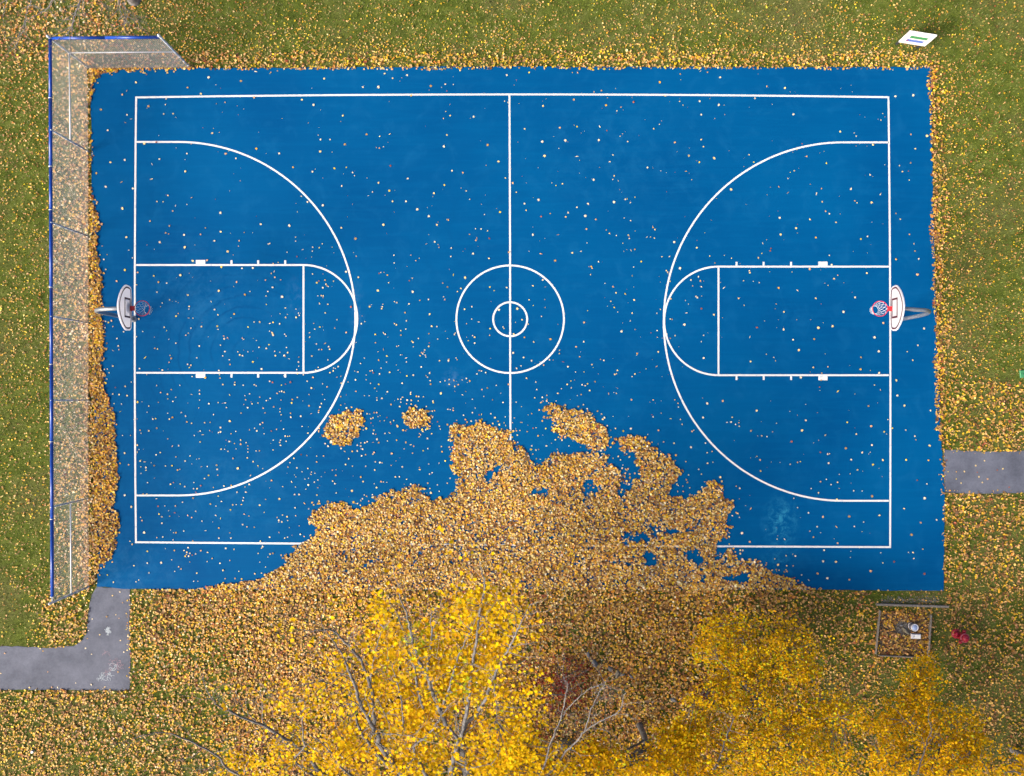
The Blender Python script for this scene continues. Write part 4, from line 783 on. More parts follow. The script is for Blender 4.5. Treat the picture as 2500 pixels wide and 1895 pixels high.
# ================================================================== HOOPS
def hoop(px_base, sgn, board_x, yc, label, straight=2.30):
    """sgn = direction from pole to court along X"""
    B = P(*px_base); R = empty('basketball_hoop', (B.x, B.y, 0)); tag(R, label, 'basketball hoop')
    bx = board_x - B.x; y0 = yc - B.y
    m = MB(); m.lathe([(.11, CZ - .03), (.11, CZ + .02), (.075, CZ + .03), (.07, CZ + .05)], 16); m.build('base_collar', M['pole'], R, True)
    # gooseneck: straight post, quarter bend, arm
    pts = [(0, 0, CZ + .04), (0, 0, 1.2), (0, 0, straight)]
    top = 3.16; rr = top - straight
    for k in range(1, 11):
        a = math.pi / 2 * k / 10; pts.append((sgn * .78 * (1 - math.cos(a)), y0 * .3 * k / 10, straight + rr * math.sin(a)))
    pts.append((bx - sgn * .10, y0, top + .03))
    m = MB(); m.tube(pts, [.062] * 3 + [.060] * 10 + [.057], 16); m.build('pole', M['pole'], R, True)
    # bracket frame behind the board
    m = MB()
    for dy in (-.28, .28): m.tube([(bx - sgn * .16, y0 + dy * .2, top + .02), (bx - sgn * .02, y0 + dy, top + .16)], .018, 8); m.tube([(bx - sgn * .16, y0 + dy * .2, top), (bx - sgn * .02, y0 + dy, top - .14)], .018, 8)
    m.box((bx - sgn * .06, y0, top), (.08, .22, .22)); m.build('mount_frame', M['galv'], R)
    # fan backboard
    zb = 2.90
    o = [(0, 0), (.30, .006), (.60, .05), (.645, .085), (.672, .16), (.685, .34), (.66, .44), (.60, .54), (.50, .655), (.38, .75), (.24, .83), (.12, .872), (0, .89)]
    out = o + [(-y, z) for y, z in o[-2:0:-1]]
    th = .045
    def plate(name, outline, x0, x1, mat, parent):
        m = MB(); n_ = len(outline)
        m.add([(x0, y0 + y, zb + z) for y, z in outline] + [(x1, y0 + y, zb + z) for y, z in outline],
              [tuple(range(n_)), tuple(range(2 * n_ - 1, n_ - 1, -1))] + [(i, n_ + i, n_ + (i + 1) % n_, (i + 1) % n_) for i in range(n_)])
        ob = m.build(name, mat, parent); b_ = bmesh.new(); b_.from_mesh(ob.data); bmesh.ops.recalc_face_normals(b_, faces=b_.faces[:])
        if name == 'backboard': bmesh.ops.bevel(b_, geom=[e for e in b_.edges if abs(e.verts[0].co.x - e.verts[1].co.x) < 1e-5], offset=.012, segments=2, affect='EDGES')
        b_.to_mesh(ob.data); b_.free(); return ob
    bd = plate('backboard', out, bx - sgn * th / 2, bx + sgn * th / 2, M['board'], R)
    fx = bx + sgn * (th / 2 + .002)
    def band(name, outer, w, mat):
        m = MB(); n_ = len(outer)
        cy = sum(p[0] for p in outer) / n_; cz = sum(p[1] for p in outer) / n_
        inner = []
        for i in range(n_):
            a, b, c = outer[i - 1], outer[i], outer[(i + 1) % n_]
            t = Vector((c[0] - a[0], c[1] - a[1])).normalized(); nn = Vector((-t.y, t.x))
            if nn.dot(Vector((cy - b[0], cz - b[1]))) < 0: nn = -nn
            inner.append((b[0] + nn.x * w, b[1] + nn.y * w))
        for x in (fx, fx + sgn * .002):
            pass
        vs = [(fx, y0 + y, zb + z) for y, z in outer] + [(fx, y0 + y, zb + z) for y, z in inner]
        m.add(vs, [(i, (i + 1) % n_, n_ + (i + 1) % n_, n_ + i) for i in range(n_)])
        return m.build(name, mat, bd)
    cyz = (0, .42)
    ins = [(y * .925, cyz[1] + (z - cyz[1]) * .89) for y, z in out]
    band('border_line', ins, .046, M['maroon'])
    m = MB(); w, z0_, z1_ = .30, .125, .50; t_ = .056
    for (ya, yb, za, zb_) in ((-w, w, z0_, z0_ + t_ * .8), (-w, w, z1_ - t_, z1_), (-w, -w + t_, z0_ + t_ * .8, z1_ - t_), (w - t_, w, z0_ + t_ * .8, z1_ - t_)):
        m.add([(fx, y0 + ya, zb + za), (fx, y0 + yb, zb + za), (fx, y0 + yb, zb + zb_), (fx, y0 + ya, zb + zb_)], [(0, 1, 2, 3)])
    m.build('target_square', M['maroon'], bd)
    # rim
    rz = 3.048; cx = bx + sgn * (.15 + .2286 + .01); RR = .2286
    m = MB()
    m.box((bx + sgn * .085, y0, rz - .004), (.145, .145, .018), 0, .004); m.box((bx + sgn * .030, y0, rz - .055), (.012, .145, .115), 0, .003)
    for dy in (-.05, .05): m.tube([(bx + sgn * .03, y0 + dy, rz - .10), (bx + sgn * .15, y0 + dy, rz - .012)], .008, 6)
    for dy in (-.045, .045):
        m.lathe([(.010, 0), (.010, .007), (.002, .010)], 8, (bx + sgn * .037, y0 + dy, rz - .075), (sgn, 0, 0))
    m.build('rim_bracket', M['rimred'], R)
    ring = [(cx + RR * math.cos(2 * math.pi * k / 40), y0 + RR * math.sin(2 * math.pi * k / 40), rz) for k in range(41)]
    m = MB(); m.tube(ring, .011, 8, False); rim = m.build('rim', M['rimred'], R, True)
    m = MB()
    lev = [(RR * .99, -.012), (.190, -.12), (.150, -.22), (.122, -.31), (.118, -.38), (.128, -.44)]
    nn_ = 12
    for j in range(len(lev) - 1):
        for k in range(nn_):
            for s in (0, 1):
                a0 = 2 * math.pi * (k + .5 * (j % 2)) / nn_; a1 = 2 * math.pi * (k + .5 * (j % 2) + (.5 if s else -.5)) / nn_
                r0, z0 = lev[j]; r1, z1 = lev[j + 1]
                m.tube([(cx + r0 * math.cos(a0), y0 + r0 * math.sin(a0), rz + z0), (cx + r1 * math.cos(a1), y0 + r1 * math.sin(a1), rz + z1)], .0036, 5, False)
    m.build('net', M['net'], R)
    m = MB()
    for k in range(nn_):
        a = 2 * math.pi * k / nn_; m.lathe([(.004, -.016), (.006, -.008), (.004, 0)], 6, (cx + RR * math.cos(a), y0 + RR * math.sin(a), rz - .008))
    m.build('net_hooks', M['rimred'], rim)
    return R
hoop((327.5, 779.5), 1, -11.66, 2.68, 'basketball hoop with shaded fan backboard at the left end beside the fence')
hoop((2187, 782.5), -1, 11.36, 2.67, 'basketball hoop with bright white fan backboard at the right end', 1.65)

# ================================================================== SIGN
a = Vector((12.80, 11.90, 0)); b = Vector((13.68, 11.76, 0)); u = (b - a).normalized(); nrm = Vector((u.y, -u.x, 0)); ang = math.atan2(u.y, u.x); W = (b - a).length
sg = empty('notice_board', ((a + b) / 2)[:], ang); tag(sg, 'small white sign on two dark posts with green and blue printed bands', 'sign')
m = MB(); m.box((0, 0, .70), (W, .05, .82), 0, .012); pn = m.build('panel', M['signw'], sg)
for (u0, u1, v0, v1, k, nm) in ((.19, .83, .29, .48, 'green_print', 'printed_band'), (.17, .80, .59, .77, 'blue_print', 'printed_band'), (.19, .24, .655, .75, 'red_print', 'printed_mark')):
    x0, x1 = (u0 - .5) * W, (u1 - .5) * W; z1, z0 = 1.11 - v0 * .82, 1.11 - v1 * .82; y = -.025 - (.003 if 'red' not in k else .0045)
    q = MB(); q.add([(x0, y, z0), (x1, y, z0), (x1, y, z1), (x0, y, z1)], [(0, 1, 2, 3)]); q.build(nm, M[k], pn)
for x in (-W / 2 + .03, W / 2 - .14):
    m = MB(); m.box((x, .043, .53), (.05, .032, 1.10), 0, .006); m.build('post', M['darkpost'], sg)
    m = MB(); m.box((x, -.0, .19), (.05, .05, .20), 0, .006); m.build('leg', M['darkpost'], sg)

# ================================================================== TIMBER BORDER, PIPE, BLOCK, HYDRANT
tb = empty('timber_border', P(2205, 1550)); to = tb.location.copy()
tag(tb, 'weathered timber border laid as a rectangle in the leaf litter', 'timber border')
for (x0, y0, x1, y1, w, hh) in ((2150, 1491, 2139.5, 1598, .034, .14), (2275, 1502, 2268, 1606, .036, .13), (2146, 1601.5, 2262, 1606.5, .034, .13)):
    p, q = P(x0, y0, hh), P(x1, y1, hh); d = q - p
    m = MB(); m.box(((p.x + q.x) / 2 - to.x, (p.y + q.y) / 2 - to.y, hh / 2), (d.length, w, hh), math.atan2(d.y, d.x), .006); m.build('timber', M['wood'], tb)
m = MB(); p, q = P(2141, 1476.5, .12), P(2317, 1482, .12); d = q - p
m.box(((p.x + q.x) / 2, (p.y + q.y) / 2, .06), (d.length, .07, .12), math.atan2(d.y, d.x), .008)
tag(m.build('timber_beam', M['wood']), 'long grey timber beam lying between the court and the timber border', 'timber')
sp = [P(2152, 1493), P(2272, 1504), P(2265, 1602), P(2143, 1597)]
tag(slab('bare_soil', jagged(sp, .2, .05), -.05, .010, M['soil']), kind='structure')
def rock(name, px_, py_, sx, sy, hh, mat, rot=0, seed=1):
    bm = bmesh.new(); bmesh.ops.create_icosphere(bm, subdivisions=3, radius=1)
    r = random.Random(seed); ph = [r.uniform(0, 6) for _ in range(9)]
    for v in bm.verts:
        c = v.co; k = 1 + .14 * math.sin(2.3 * c.x + ph[0]) * math.cos(2.9 * c.y + ph[1]) + .09 * math.sin(5 * c.z + ph[2] + 3 * c.x) + .05 * math.sin(9 * c.y + ph[3]) * math.cos(8 * c.x + ph[4])
        v.co = Vector((c.x * sx * k, c.y * sy * k, max(c.z, -.35) * hh * k))
    me = bpy.data.meshes.new(name); bm.to_mesh(me); bm.free(); me.materials.append(mat)
    me.polygons.foreach_set('use_smooth', [True] * len(me.polygons))
    o = bpy.data.objects.new(name, me); o.location = P(px_, py_, hh * .5); o.location.z = hh * .30; o.rotation_euler = (0, 0, rot); return link(o)
# well pipe with lid
wp = empty('well_pipe', P(2226.5, 1528.5)); tag(wp, 'short round pipe with bluish lid standing inside the timber border', 'pipe')
m = MB(); m.lathe([(.125, 0), (.125, .03), (.108, .035), (.105, .17)], 24); m.build('casing', M['steel_dark'], wp, True)
m = MB(); m.lathe([(.112, .17), (.122, .175), (.124, .215), (.112, .222), (.098, .216), (.092, .205), (.003, .205)], 24); m.build('rim', M['concrete'], wp, True)
m = MB(); m.lathe([(.088, .2065), (.086, .212), (.03, .219), (.003, .220)], 24); m.build('lid', M['steel_blue'], wp, True)
m = MB(); m.lathe([(.129, .0), (.136, .006), (.136, .018), (.129, .024)], 24); m.build('collar', M['concrete'], wp, True)
# white block
bk = empty('concrete_block', P(2233, 1552), math.radians(-1)); tag(bk, 'white rectangular block with a dark mark beside the round pipe', 'block')
m = MB(); m.box((0, 0, .055), (.315, .155, .11), 0, .010); m.build('body', M['concrete'], bk)
m = MB(); m.box((.04, 0, .111), (.215, .10, .004)); m.build('label_panel', M['signw'], bk)
m = MB()
for st in ([(-.085, -.03), (-.062, .03), (-.045, -.02)], [(-.09, 0), (-.06, .005), (-.04, .0)], [(-.055, .03), (-.03, -.01), (-.022, -.045)], [(-.078, .025), (-.06, -.03)]): m.ribbon([Vector(s) for s in st], .012, .1125 + .0006 * random.random())
m.build('dark_mark', M['black'], bk)
tag(rock('flat_stone', 2212, 1541, .16, .06, .07, M['rock_brown'], math.radians(-42), 5), 'pale flat stone lying beside the round pipe', 'stone')
tag(rock('small_stone', 2201, 1527, .05, .04, .05, M['rock'], 0, 8), 'small dark stone on the gravel inside the timber border', 'stone')
# gravel
gv = []; gt = []; gcn = 0; gcol = []
for i in range(800):
    if i % 5 < 2: x, y = rng.normal(2205, 13), rng.normal(1533, 10)
    else: x, y = rng.uniform(2150, 2292), rng.normal(1466, 5)
    if 1473 < y < 1490: continue
    p = P(x, y); r = rng.uniform(.008, .026); a0 = rng.uniform(0, 6.28)
    for k in range(4): gv.append((p.x + r * math.cos(a0 + k * 1.571), p.y + r * .8 * math.sin(a0 + k * 1.571), .012))
    gv.append((p.x, p.y, .012 + r * .9)); b0 = gcn * 5
    for k in range(4): gt.append((b0 + k, b0 + (k + 1) % 4, b0 + 4))
    g = rng.uniform(.10, .28); gcol += [(g, g * .98, g * .97)] * 5; gcn += 1
tag(np_mesh('gravel', np.array(gv), np.array(gt), M['leaf'], np.array(gcol)), 'grey gravel by the timber beam and round pipe', 'gravel', None, 'stuff')
# hydrant
hb = P(2334, 1546.5); hy = empty('fire_hydrant', hb, math.radians(20)); tag(hy, 'red fire hydrant standing in the grass at lower right', 'fire hydrant')
m = MB(); m.lathe([(.16, 0), (.17, .01), (.17, .035), (.155, .045), (.11, .06), (.105, .09)], 22); m.build('base_flange', M['hyd'], hy, True)
m = MB(); m.lathe([(.105, .09), (.105, .16), (.118, .18), (.125, .30), (.128, .50), (.120, .53)], 22); m.build('barrel', M['hyd'], hy, True)
m = MB(); m.lathe([(.120, .53), (.155, .535), (.157, .56), (.145, .572)], 24); m.build('bonnet_flange', M['hyd_light'], hy, True)
m = MB(); m.lathe([(.125, .57), (.122, .60), (.10, .645), (.065, .675), (.035, .685)], 22); m.build('bonnet', M['hyd'], hy, True)
m = MB(); m.lathe([(.03, .685), (.028, .72), (.02, .73)], 5); m.build('operating_nut', M['hyd'], hy)
m = MB()
for k in range(8):
    a0 = k * math.pi / 4 + .2; m.lathe([(.014, 0), (.014, .02), (.006, .024)], 6, (.14 * math.cos(a0), .14 * math.sin(a0), .562))
m.build('bolts', M['hyd'], hy)
for (ang_, r, ln_, z) in ((math.radians(140), .078, .235, .36), (math.radians(50), .052, .215, .40), (math.radians(230), .052, .215, .40)):
    d = (math.cos(ang_), math.sin(ang_), 0); m = MB()
    m.lathe([(r * .85, .08), (r * .85, ln_ - .06), (r * 1.15, ln_ - .06), (r * 1.15, ln_), (r * .8, ln_ + .012), (r * .3, ln_ + .014), (r * .28, ln_ + .04), (.004, ln_ + .042)], 16, (0, 0, z), d); m.build('nozzle', M['hyd'], hy, True)

# stones
for i, (x, y, sx, sy, hh, mt, lb, rot) in enumerate([
    (1436, 1598, .07, .11, .10, 'rock', 'small blue grey stone at the upper end of the row', .2), (1452, 1620, .085, .14, .14, 'rock', 'largest blue grey stone in the row among the leaves', .5),
    (1490, 1633, .08, .10, .09, 'rock', 'dark half buried stone in the middle of the row', .3), (1507, 1646, .075, .14, .14, 'rock_brown', 'brown upright stone in the row among the leaves', -.1),
    (1519, 1646.5, .11, .055, .08, 'rock', 'flat pale grey stone touching the brown stone', .3), (1541, 1652, .10, .055, .08, 'rock', 'slim slate grey stone at the lower end of the row', -.6),
    (1644, 1709, .13, .07, .10, 'rock', 'dark slate stone under the edge of the right hand trees', -.4), (1378, 1819, .22, .19, .24, 'rock_brown', 'round mossy boulder below the red bush', .3)]):
    o = rock('boulder' if i == 7 else 'stone', x, y, sx, sy, hh, M[mt], rot, i + 20); tag(o, lb, 'stone', 'stones among the leaf litter')
# litter cup and lid
cp = empty('paper_cup', P(81.5, 1834)); tag(cp, 'crumpled white paper cup lying on the lawn at lower left', 'cup')
ax = Vector((.55, .62, .12)); m = MB(); m.lathe([(.032, -.05), (.034, -.045), (.045, .045), (.049, .047), (.049, .052), (.043, .050), (.031, -.03), (.003, -.03)], 16, (0, 0, .055), ax); m.build('body', M['paper'], cp, True)
m = MB(); m.lathe([(.0372, -.012), (.0415, .022)], 16, (0, 0, .055), ax); m.build('printed_band', M['blue_print'], cp, True)
gl = empty('utility_lid', P(2499, 913)); tag(gl, 'flat green lid in the grass at the right edge', 'lid')
m = MB(); m.box((0, 0, .03), (.30, .26, .06), .1, .015); m.build('cover', M['green_lid'], gl)
m = MB(); m.box((0, 0, .0625), (.10, .02, .006), .1); m.build('handle', M['darkpost'], gl)

# ================================================================== TREES
def catmull(pts, n=5):
    pts = [Vector(p) for p in pts]; out = []
    for i in range(len(pts) - 1):
        p0 = pts[max(i - 1, 0)]; p1 = pts[i]; p2 = pts[i + 1]; p3 = pts[min(i + 2, len(pts) - 1)]
        for k in range(n):
            t = k / n; out.append(.5 * ((2 * p1) + (p2 - p0) * t + (2 * p0 - 5 * p1 + 4 * p2 - p3) * t * t + (3 * p1 - p0 - 3 * p2 + p3) * t ** 3))
    out.append(pts[-1]); return out
def wob(pts, amp, rr):
    return [p + Vector((rr.gauss(0, amp), rr.gauss(0, amp), rr.gauss(0, amp * .6))) for p in pts]
def grow(m, start, direction, length, r0, rr, depth, ends, up=.15, sides=4):
    n = 5; p = Vector(start); d = Vector(direction).normalized(); pts = [p.copy()]
    for i in range(n):
        d = (d + Vector((rr.gauss(0, .22), rr.gauss(0, .22), rr.gauss(0, .16) + up * .2))).normalized(); p = p + d * (length / n); pts.append(p.copy())
    m.tube(pts, [r0 * (1 - .75 * i / n) for i in range(n + 1)], sides, False)
    ends.append(pts[-1])
    if depth > 0:
        for i in range(2, n + 1):
            if rr.random() < .75:
                sd = (d + Vector((rr.gauss(0, .75), rr.gauss(0, .75), rr.gauss(0, .4)))).normalized()
                grow(m, pts[i], sd, length * rr.uniform(.4, .65), r0 * .5, rr, depth - 1, ends, up, 3)
def leaves(parent, pts, per, spread, size, weights, tmpl, tilt=.55, name='crown', seed=0, zsq=.6):
    g = np.random.default_rng(seed); c = np.repeat(np.array([tuple(p) for p in pts]), per, 0)
    off = g.normal(0, spread, c.shape); off[:, 2] *= zsq
    n_ = len(c); sz = g.uniform(size[0], size[1], n_)
    clump = np.repeat(g.uniform(.82, 1.12, len(pts)), per)[:, None]
    colr = pick(n_, weights) * clump
    V, T, C = scatter(tmpl, c + off, sz, colr, tilt, .25)
    return np_mesh(name, V, T, M['tree_leaf'], C, parent, 'stuff')
def sample_poly(poly, n_, g):
    xs_ = [p[0] for p in poly]; ys_ = [p[1] for p in poly]; out = []
    while len(out) < n_:
        x = g.uniform(min(xs_), max(xs_), 400); y = g.uniform(min(ys_), max(ys_), 400); k = inside(poly, x, y)
        out += list(zip(x[k], y[k]))
    return out[:n_]
PAL.update({'ty': (.84, .50, .004), 'ty2': (.88, .58, .006), 'to': (.80, .39, .008), 'tg': (.52, .56, .03), 'td': (.62, .36, .012), 'dr': (.20, .022, .022), 'dr2': (.34, .055, .045), 'dg': (.035, .06, .012), 'dg2': (.07, .10, .02)})

# --- the big maple whose trunk stands just below the picture; its limbs reach towards the court
ta = empty('maple_tree', (-1.0, -14.6, 0)); tA = ta.location.copy()
tag(ta, 'large yellow maple whose limbs reach up over the lower edge of the court', 'tree')
la = lambda p: Vector(p) - tA
fork = Vector((-1.0, -14.3, 3.2)); rr = random.Random(5)
m = MB(); tp = catmull([(-1.0, -14.6, -.2), (-1.02, -14.6, .4), (-1.05, -14.5, 1.6), tuple(fork), (-.95, -14.2, 4.6)], 4)
m.tube([la(p) for p in tp], [.46, .38, .34, .32, .31, .30, .30, .29, .28, .28, .27, .26, .25, .24, .23, .22, .2][:len(tp)], 16)
m.build('trunk', M['bark'], ta, True)
limbs = [  # photo pixels from the thick end to the tip, height at thick end and tip, thickness
    ([(795, 1895), (750, 1836), (693, 1802), (642, 1771), (578, 1746), (532, 1723), (521, 1706)], 5.6, 7.2, .075),
    ([(592, 1895), (532, 1848), (473, 1814), (405, 1788), (340, 1797)], 4.6, 6.0, .045),
    ([(938, 1838), (925, 1802), (905, 1765), (883, 1726), (869, 1683), (854, 1644), (837, 1601), (818, 1570)], 6.4, 8.8, .085),
    ([(914, 1770), (910, 1717), (908, 1686), (901, 1666), (888, 1627), (869, 1598), (837, 1562), (806, 1539), (766, 1540)], 6.8, 9.0, .070),
    ([(903, 1668), (911, 1624), (922, 1576), (934, 1533)], 7.6, 9.0, .038),
    ([(920, 1839), (880, 1782), (866, 1740), (852, 1697), (823, 1675), (784, 1663), (760, 1668)], 6.2, 8.0, .050),
    ([(1089, 1768), (1070, 1720), (1053, 1683), (1047, 1652), (1027, 1624), (1013, 1584), (1002, 1539), (990, 1491), (973, 1448)], 6.8, 9.6, .080),
    ([(1054, 1690), (1044, 1630), (1050, 1590), (1055, 1553), (1053, 1511), (1056, 1485)], 7.4, 9.4, .055),
    ([(1033, 1730), (1021, 1683), (1013, 1641), (1002, 1601), (993, 1564), (982, 1533), (976, 1508)], 7.0, 9.2, .055),
    ([(1126, 1820), (1129, 1788), (1143, 1717), (1149, 1661), (1157, 1604), (1166, 1547), (1171, 1491), (1183, 1434), (1175, 1392)], 6.2, 9.8, .075),
    ([(1130, 1800), (1163, 1746), (1186, 1703), (1203, 1663), (1214, 1635), (1234, 1596), (1250, 1570), (1261, 1545), (1281, 1502)], 6.4, 9.3, .070),
    ([(1075, 1735), (1089, 1703), (1104, 1655), (1118, 1604), (1135, 1567), (1152, 1536)], 7.0, 9.0, .045),
    ([(1013, 1842), (1044, 1797), (1070, 1760), (1092, 1728)], 6.4, 7.6, .045),
    ([(1104, 1895), (1108, 1850), (1118, 1808), (1089, 1768)], 5.6, 6.8, .12),
    ([(1321, 1887), (1341, 1825), (1358, 1782), (1372, 1751), (1403, 1714), (1443, 1680), (1470, 1672)], 5.2, 7.4, .034),
    ([(1369, 1853), (1403, 1816), (1428, 1785), (1462, 1763), (1513, 1734), (1522, 1703), (1530, 1690)], 5.0, 7.0, .036),
    ([(1428, 1785), (1443, 1731), (1465, 1689), (1478, 1666)], 5.9, 7.0, .028),
    ([(1370, 1756), (1380, 1703), (1385, 1672)], 6.4, 7.4, .028),
    ([(1210, 1640), (1207, 1690), (1213, 1725), (1212, 1760)], 7.8, 6.8, .03),
    ([(740, 1880), (742, 1820), (738, 1760), (745, 1710)], 6.0, 7.8, .035),
    ([(850, 1890), (820, 1850), (780, 1810), (740, 1780)], 6.0, 7.2, .035),
    ([(642, 1771), (640, 1720), (633, 1670)], 6.4, 7.4, .022),
    ([(985, 1770), (978, 1700), (965, 1650), (950, 1610)], 7.0, 8.6, .03)]
ends = []; limb_pts = []
for i, (pp, z0, z1, r) in enumerate(limbs):
    zs = np.linspace(0, 1, len(pp)) ** .9 * (z1 - z0) + z0
    w = [P(x, y, float(z)) for (x, y), z in zip(pp, zs)]
    if i in (0, 1, 2, 5, 9, 10, 12, 13, 14, 15, 19, 20):      # main limbs run back to the fork
        d0 = (w[1] - w[0]).normalized(); mid = w[0].lerp(fork, .55) + Vector((0, 0, -.25)); w = [fork.copy() + Vector((rr.uniform(-.1, .1), rr.uniform(-.05, .1), rr.uniform(-.4, .9))), mid] + w
    c = wob(catmull(w, 5), .012, rr); nn_ = len(c); k0 = 10 if len(w) > len(pp) else 0
    r *= .78
    rad = [(r * 1.55 if k < k0 else r) * (1 - .80 * max(0, k - k0) / max(1, nn_ - k0)) for k in range(nn_)]
    m = MB(); m.tube([la(p) for p in c], rad, 8); br = m.build('branch', M['bark_pale'] if i in (14, 15, 16, 17, 1) else M['bark'], ta, True)
    tw = MB()
    for k in range(max(k0 - 2, 2), nn_, 2):
        if rr.random() < .85:
            d = (c[min(k + 1, nn_ - 1)] - c[k - 1]).normalized(); sd = (d + Vector((rr.gauss(0, .7), rr.gauss(0, .7), rr.gauss(.05, .35)))).normalized()
            e = []; grow(tw, la(c[k]), sd, rr.uniform(.5, 1.3), max(.007, rad[k] * .35), rr, 2 if rr.random() < .5 else 1, e); ends += [(p + tA, i) for p in e]
    e = []; grow(tw, la(c[-1]), (c[-1] - c[-3]), .8, rad[-1], rr, 2, e); ends += [(p + tA, i) for p in e]
    if tw.v: tw.build('twigs', M['bark_pale'] if i in (14, 15, 16, 17, 1) else M['bark'], br, False, 'stuff')
    limb_pts += [(p, i) for p in c[k0:]]
lp = np.array([tuple(p) for p, _ in limb_pts])
g = np.random.default_rng(77); clumps = []; grn = []
def clump_poly(poly, n_, zr, extra=None):
    for x, y in sample_poly(poly, n_, g):
        z = g.uniform(*zr); w = P(x, y, z)
        # hang the clump on the nearest limb: heights follow the limb below it
        dd = (lp[:, 0] / (CAM_H - lp[:, 2]) - w.x / (CAM_H - z)) ** 2 + (lp[:, 1] / (CAM_H - lp[:, 2]) - w.y / (CAM_H - z)) ** 2
        j = int(dd.argmin()); zl = lp[j, 2] + g.uniform(-.8, .12); w = P(x, y, float(zl)); (extra if extra is not None else clumps).append((w, j))
clump_poly([(760, 1900), (800, 1810), (880, 1790), (960, 1775), (1100, 1765), (1250, 1780), (1330, 1850), (1370, 1900)], 125, (5.5, 8))
clump_poly([(1200, 1860), (1280, 1830), (1345, 1830), (1370, 1870), (1390, 1900), (1180, 1900)], 40, (5, 6))
clump_poly([(880, 1455), (960, 1445), (1000, 1560), (960, 1720), (880, 1700), (900, 1560), (870, 1500)], 30, (7, 9))
clump_poly([(1090, 1480), (1140, 1450), (1200, 1440), (1255, 1450), (1262, 1690), (1180, 1760), (1100, 1720), (1090, 1600)], 78, (7, 9))
clump_poly([(960, 1550), (1090, 1540), (1090, 1750), (960, 1770)], 62, (7, 9))
clump_poly([(780, 1640), (830, 1600), (845, 1680), (800, 1705)], 8, (7, 8)); clump_poly([(690, 1700), (740, 1695), (735, 1745)], 6, (6, 8))
clump_poly([(500, 1900), (560, 1850), (640, 1820), (780, 1800), (800, 1900)], 22, (5.5, 7)); clump_poly([(800, 1700), (930, 1680), (940, 1800), (800, 1810)], 20, (6, 8))
clump_poly([(1255, 1700), (1340, 1670), (1350, 1760), (1260, 1800)], 5, (6, 8)); clump_poly([(1250, 1730), (1300, 1720), (1290, 1830), (1240, 1840)], 10, (6, 7))
clump_poly([(985, 1545), (1040, 1535), (1035, 1620), (990, 1620)], 8, (7, 8), grn); clump_poly([(1080, 1540), (1120, 1530), (1140, 1650), (1100, 1690)], 7, (7, 8), grn)
tw = MB(); sub = []
for q, j in clumps + grn:
    s = Vector(tuple(lp[j])); k = 5 if (q, j) in clumps else 4
    tw.tube([la(s), la(s.lerp(q, .5) + Vector((0, 0, .08))), la(q)], [.012, .008, .004], 3, False)
tw.build('twigs', M['bark'], ta, False, 'stuff')
def sub_pts(cl, k, sp):
    out = []
    for q, _ in cl:
        for _ in range(k): out.append(la(q) + Vector((g.normal(0, sp), g.normal(0, sp), g.normal(0, sp * .5))))
    return out
leaves(ta, sub_pts(clumps, 8, .25), 3, .08, (.075, .115), dict(ty=46, ty2=40, to=9, td=3, tg=2), T_MAPLE, .32, 'crown', 1)
leaves(ta, sub_pts(grn, 8, .24), 3, .08, (.075, .115), dict(tg=50, ty=30, ty2=20), T_MAPLE, .5, 'crown', 2)
leaves(ta, [la(p) for p, i in ends if i not in (0, 1, 5, 14, 15, 16, 17) and g.random() < .15], 2, .07, (.09, .14), dict(ty=46, ty2=30, to=20, td=8), T_MAPLE, .5, 'crown', 3)

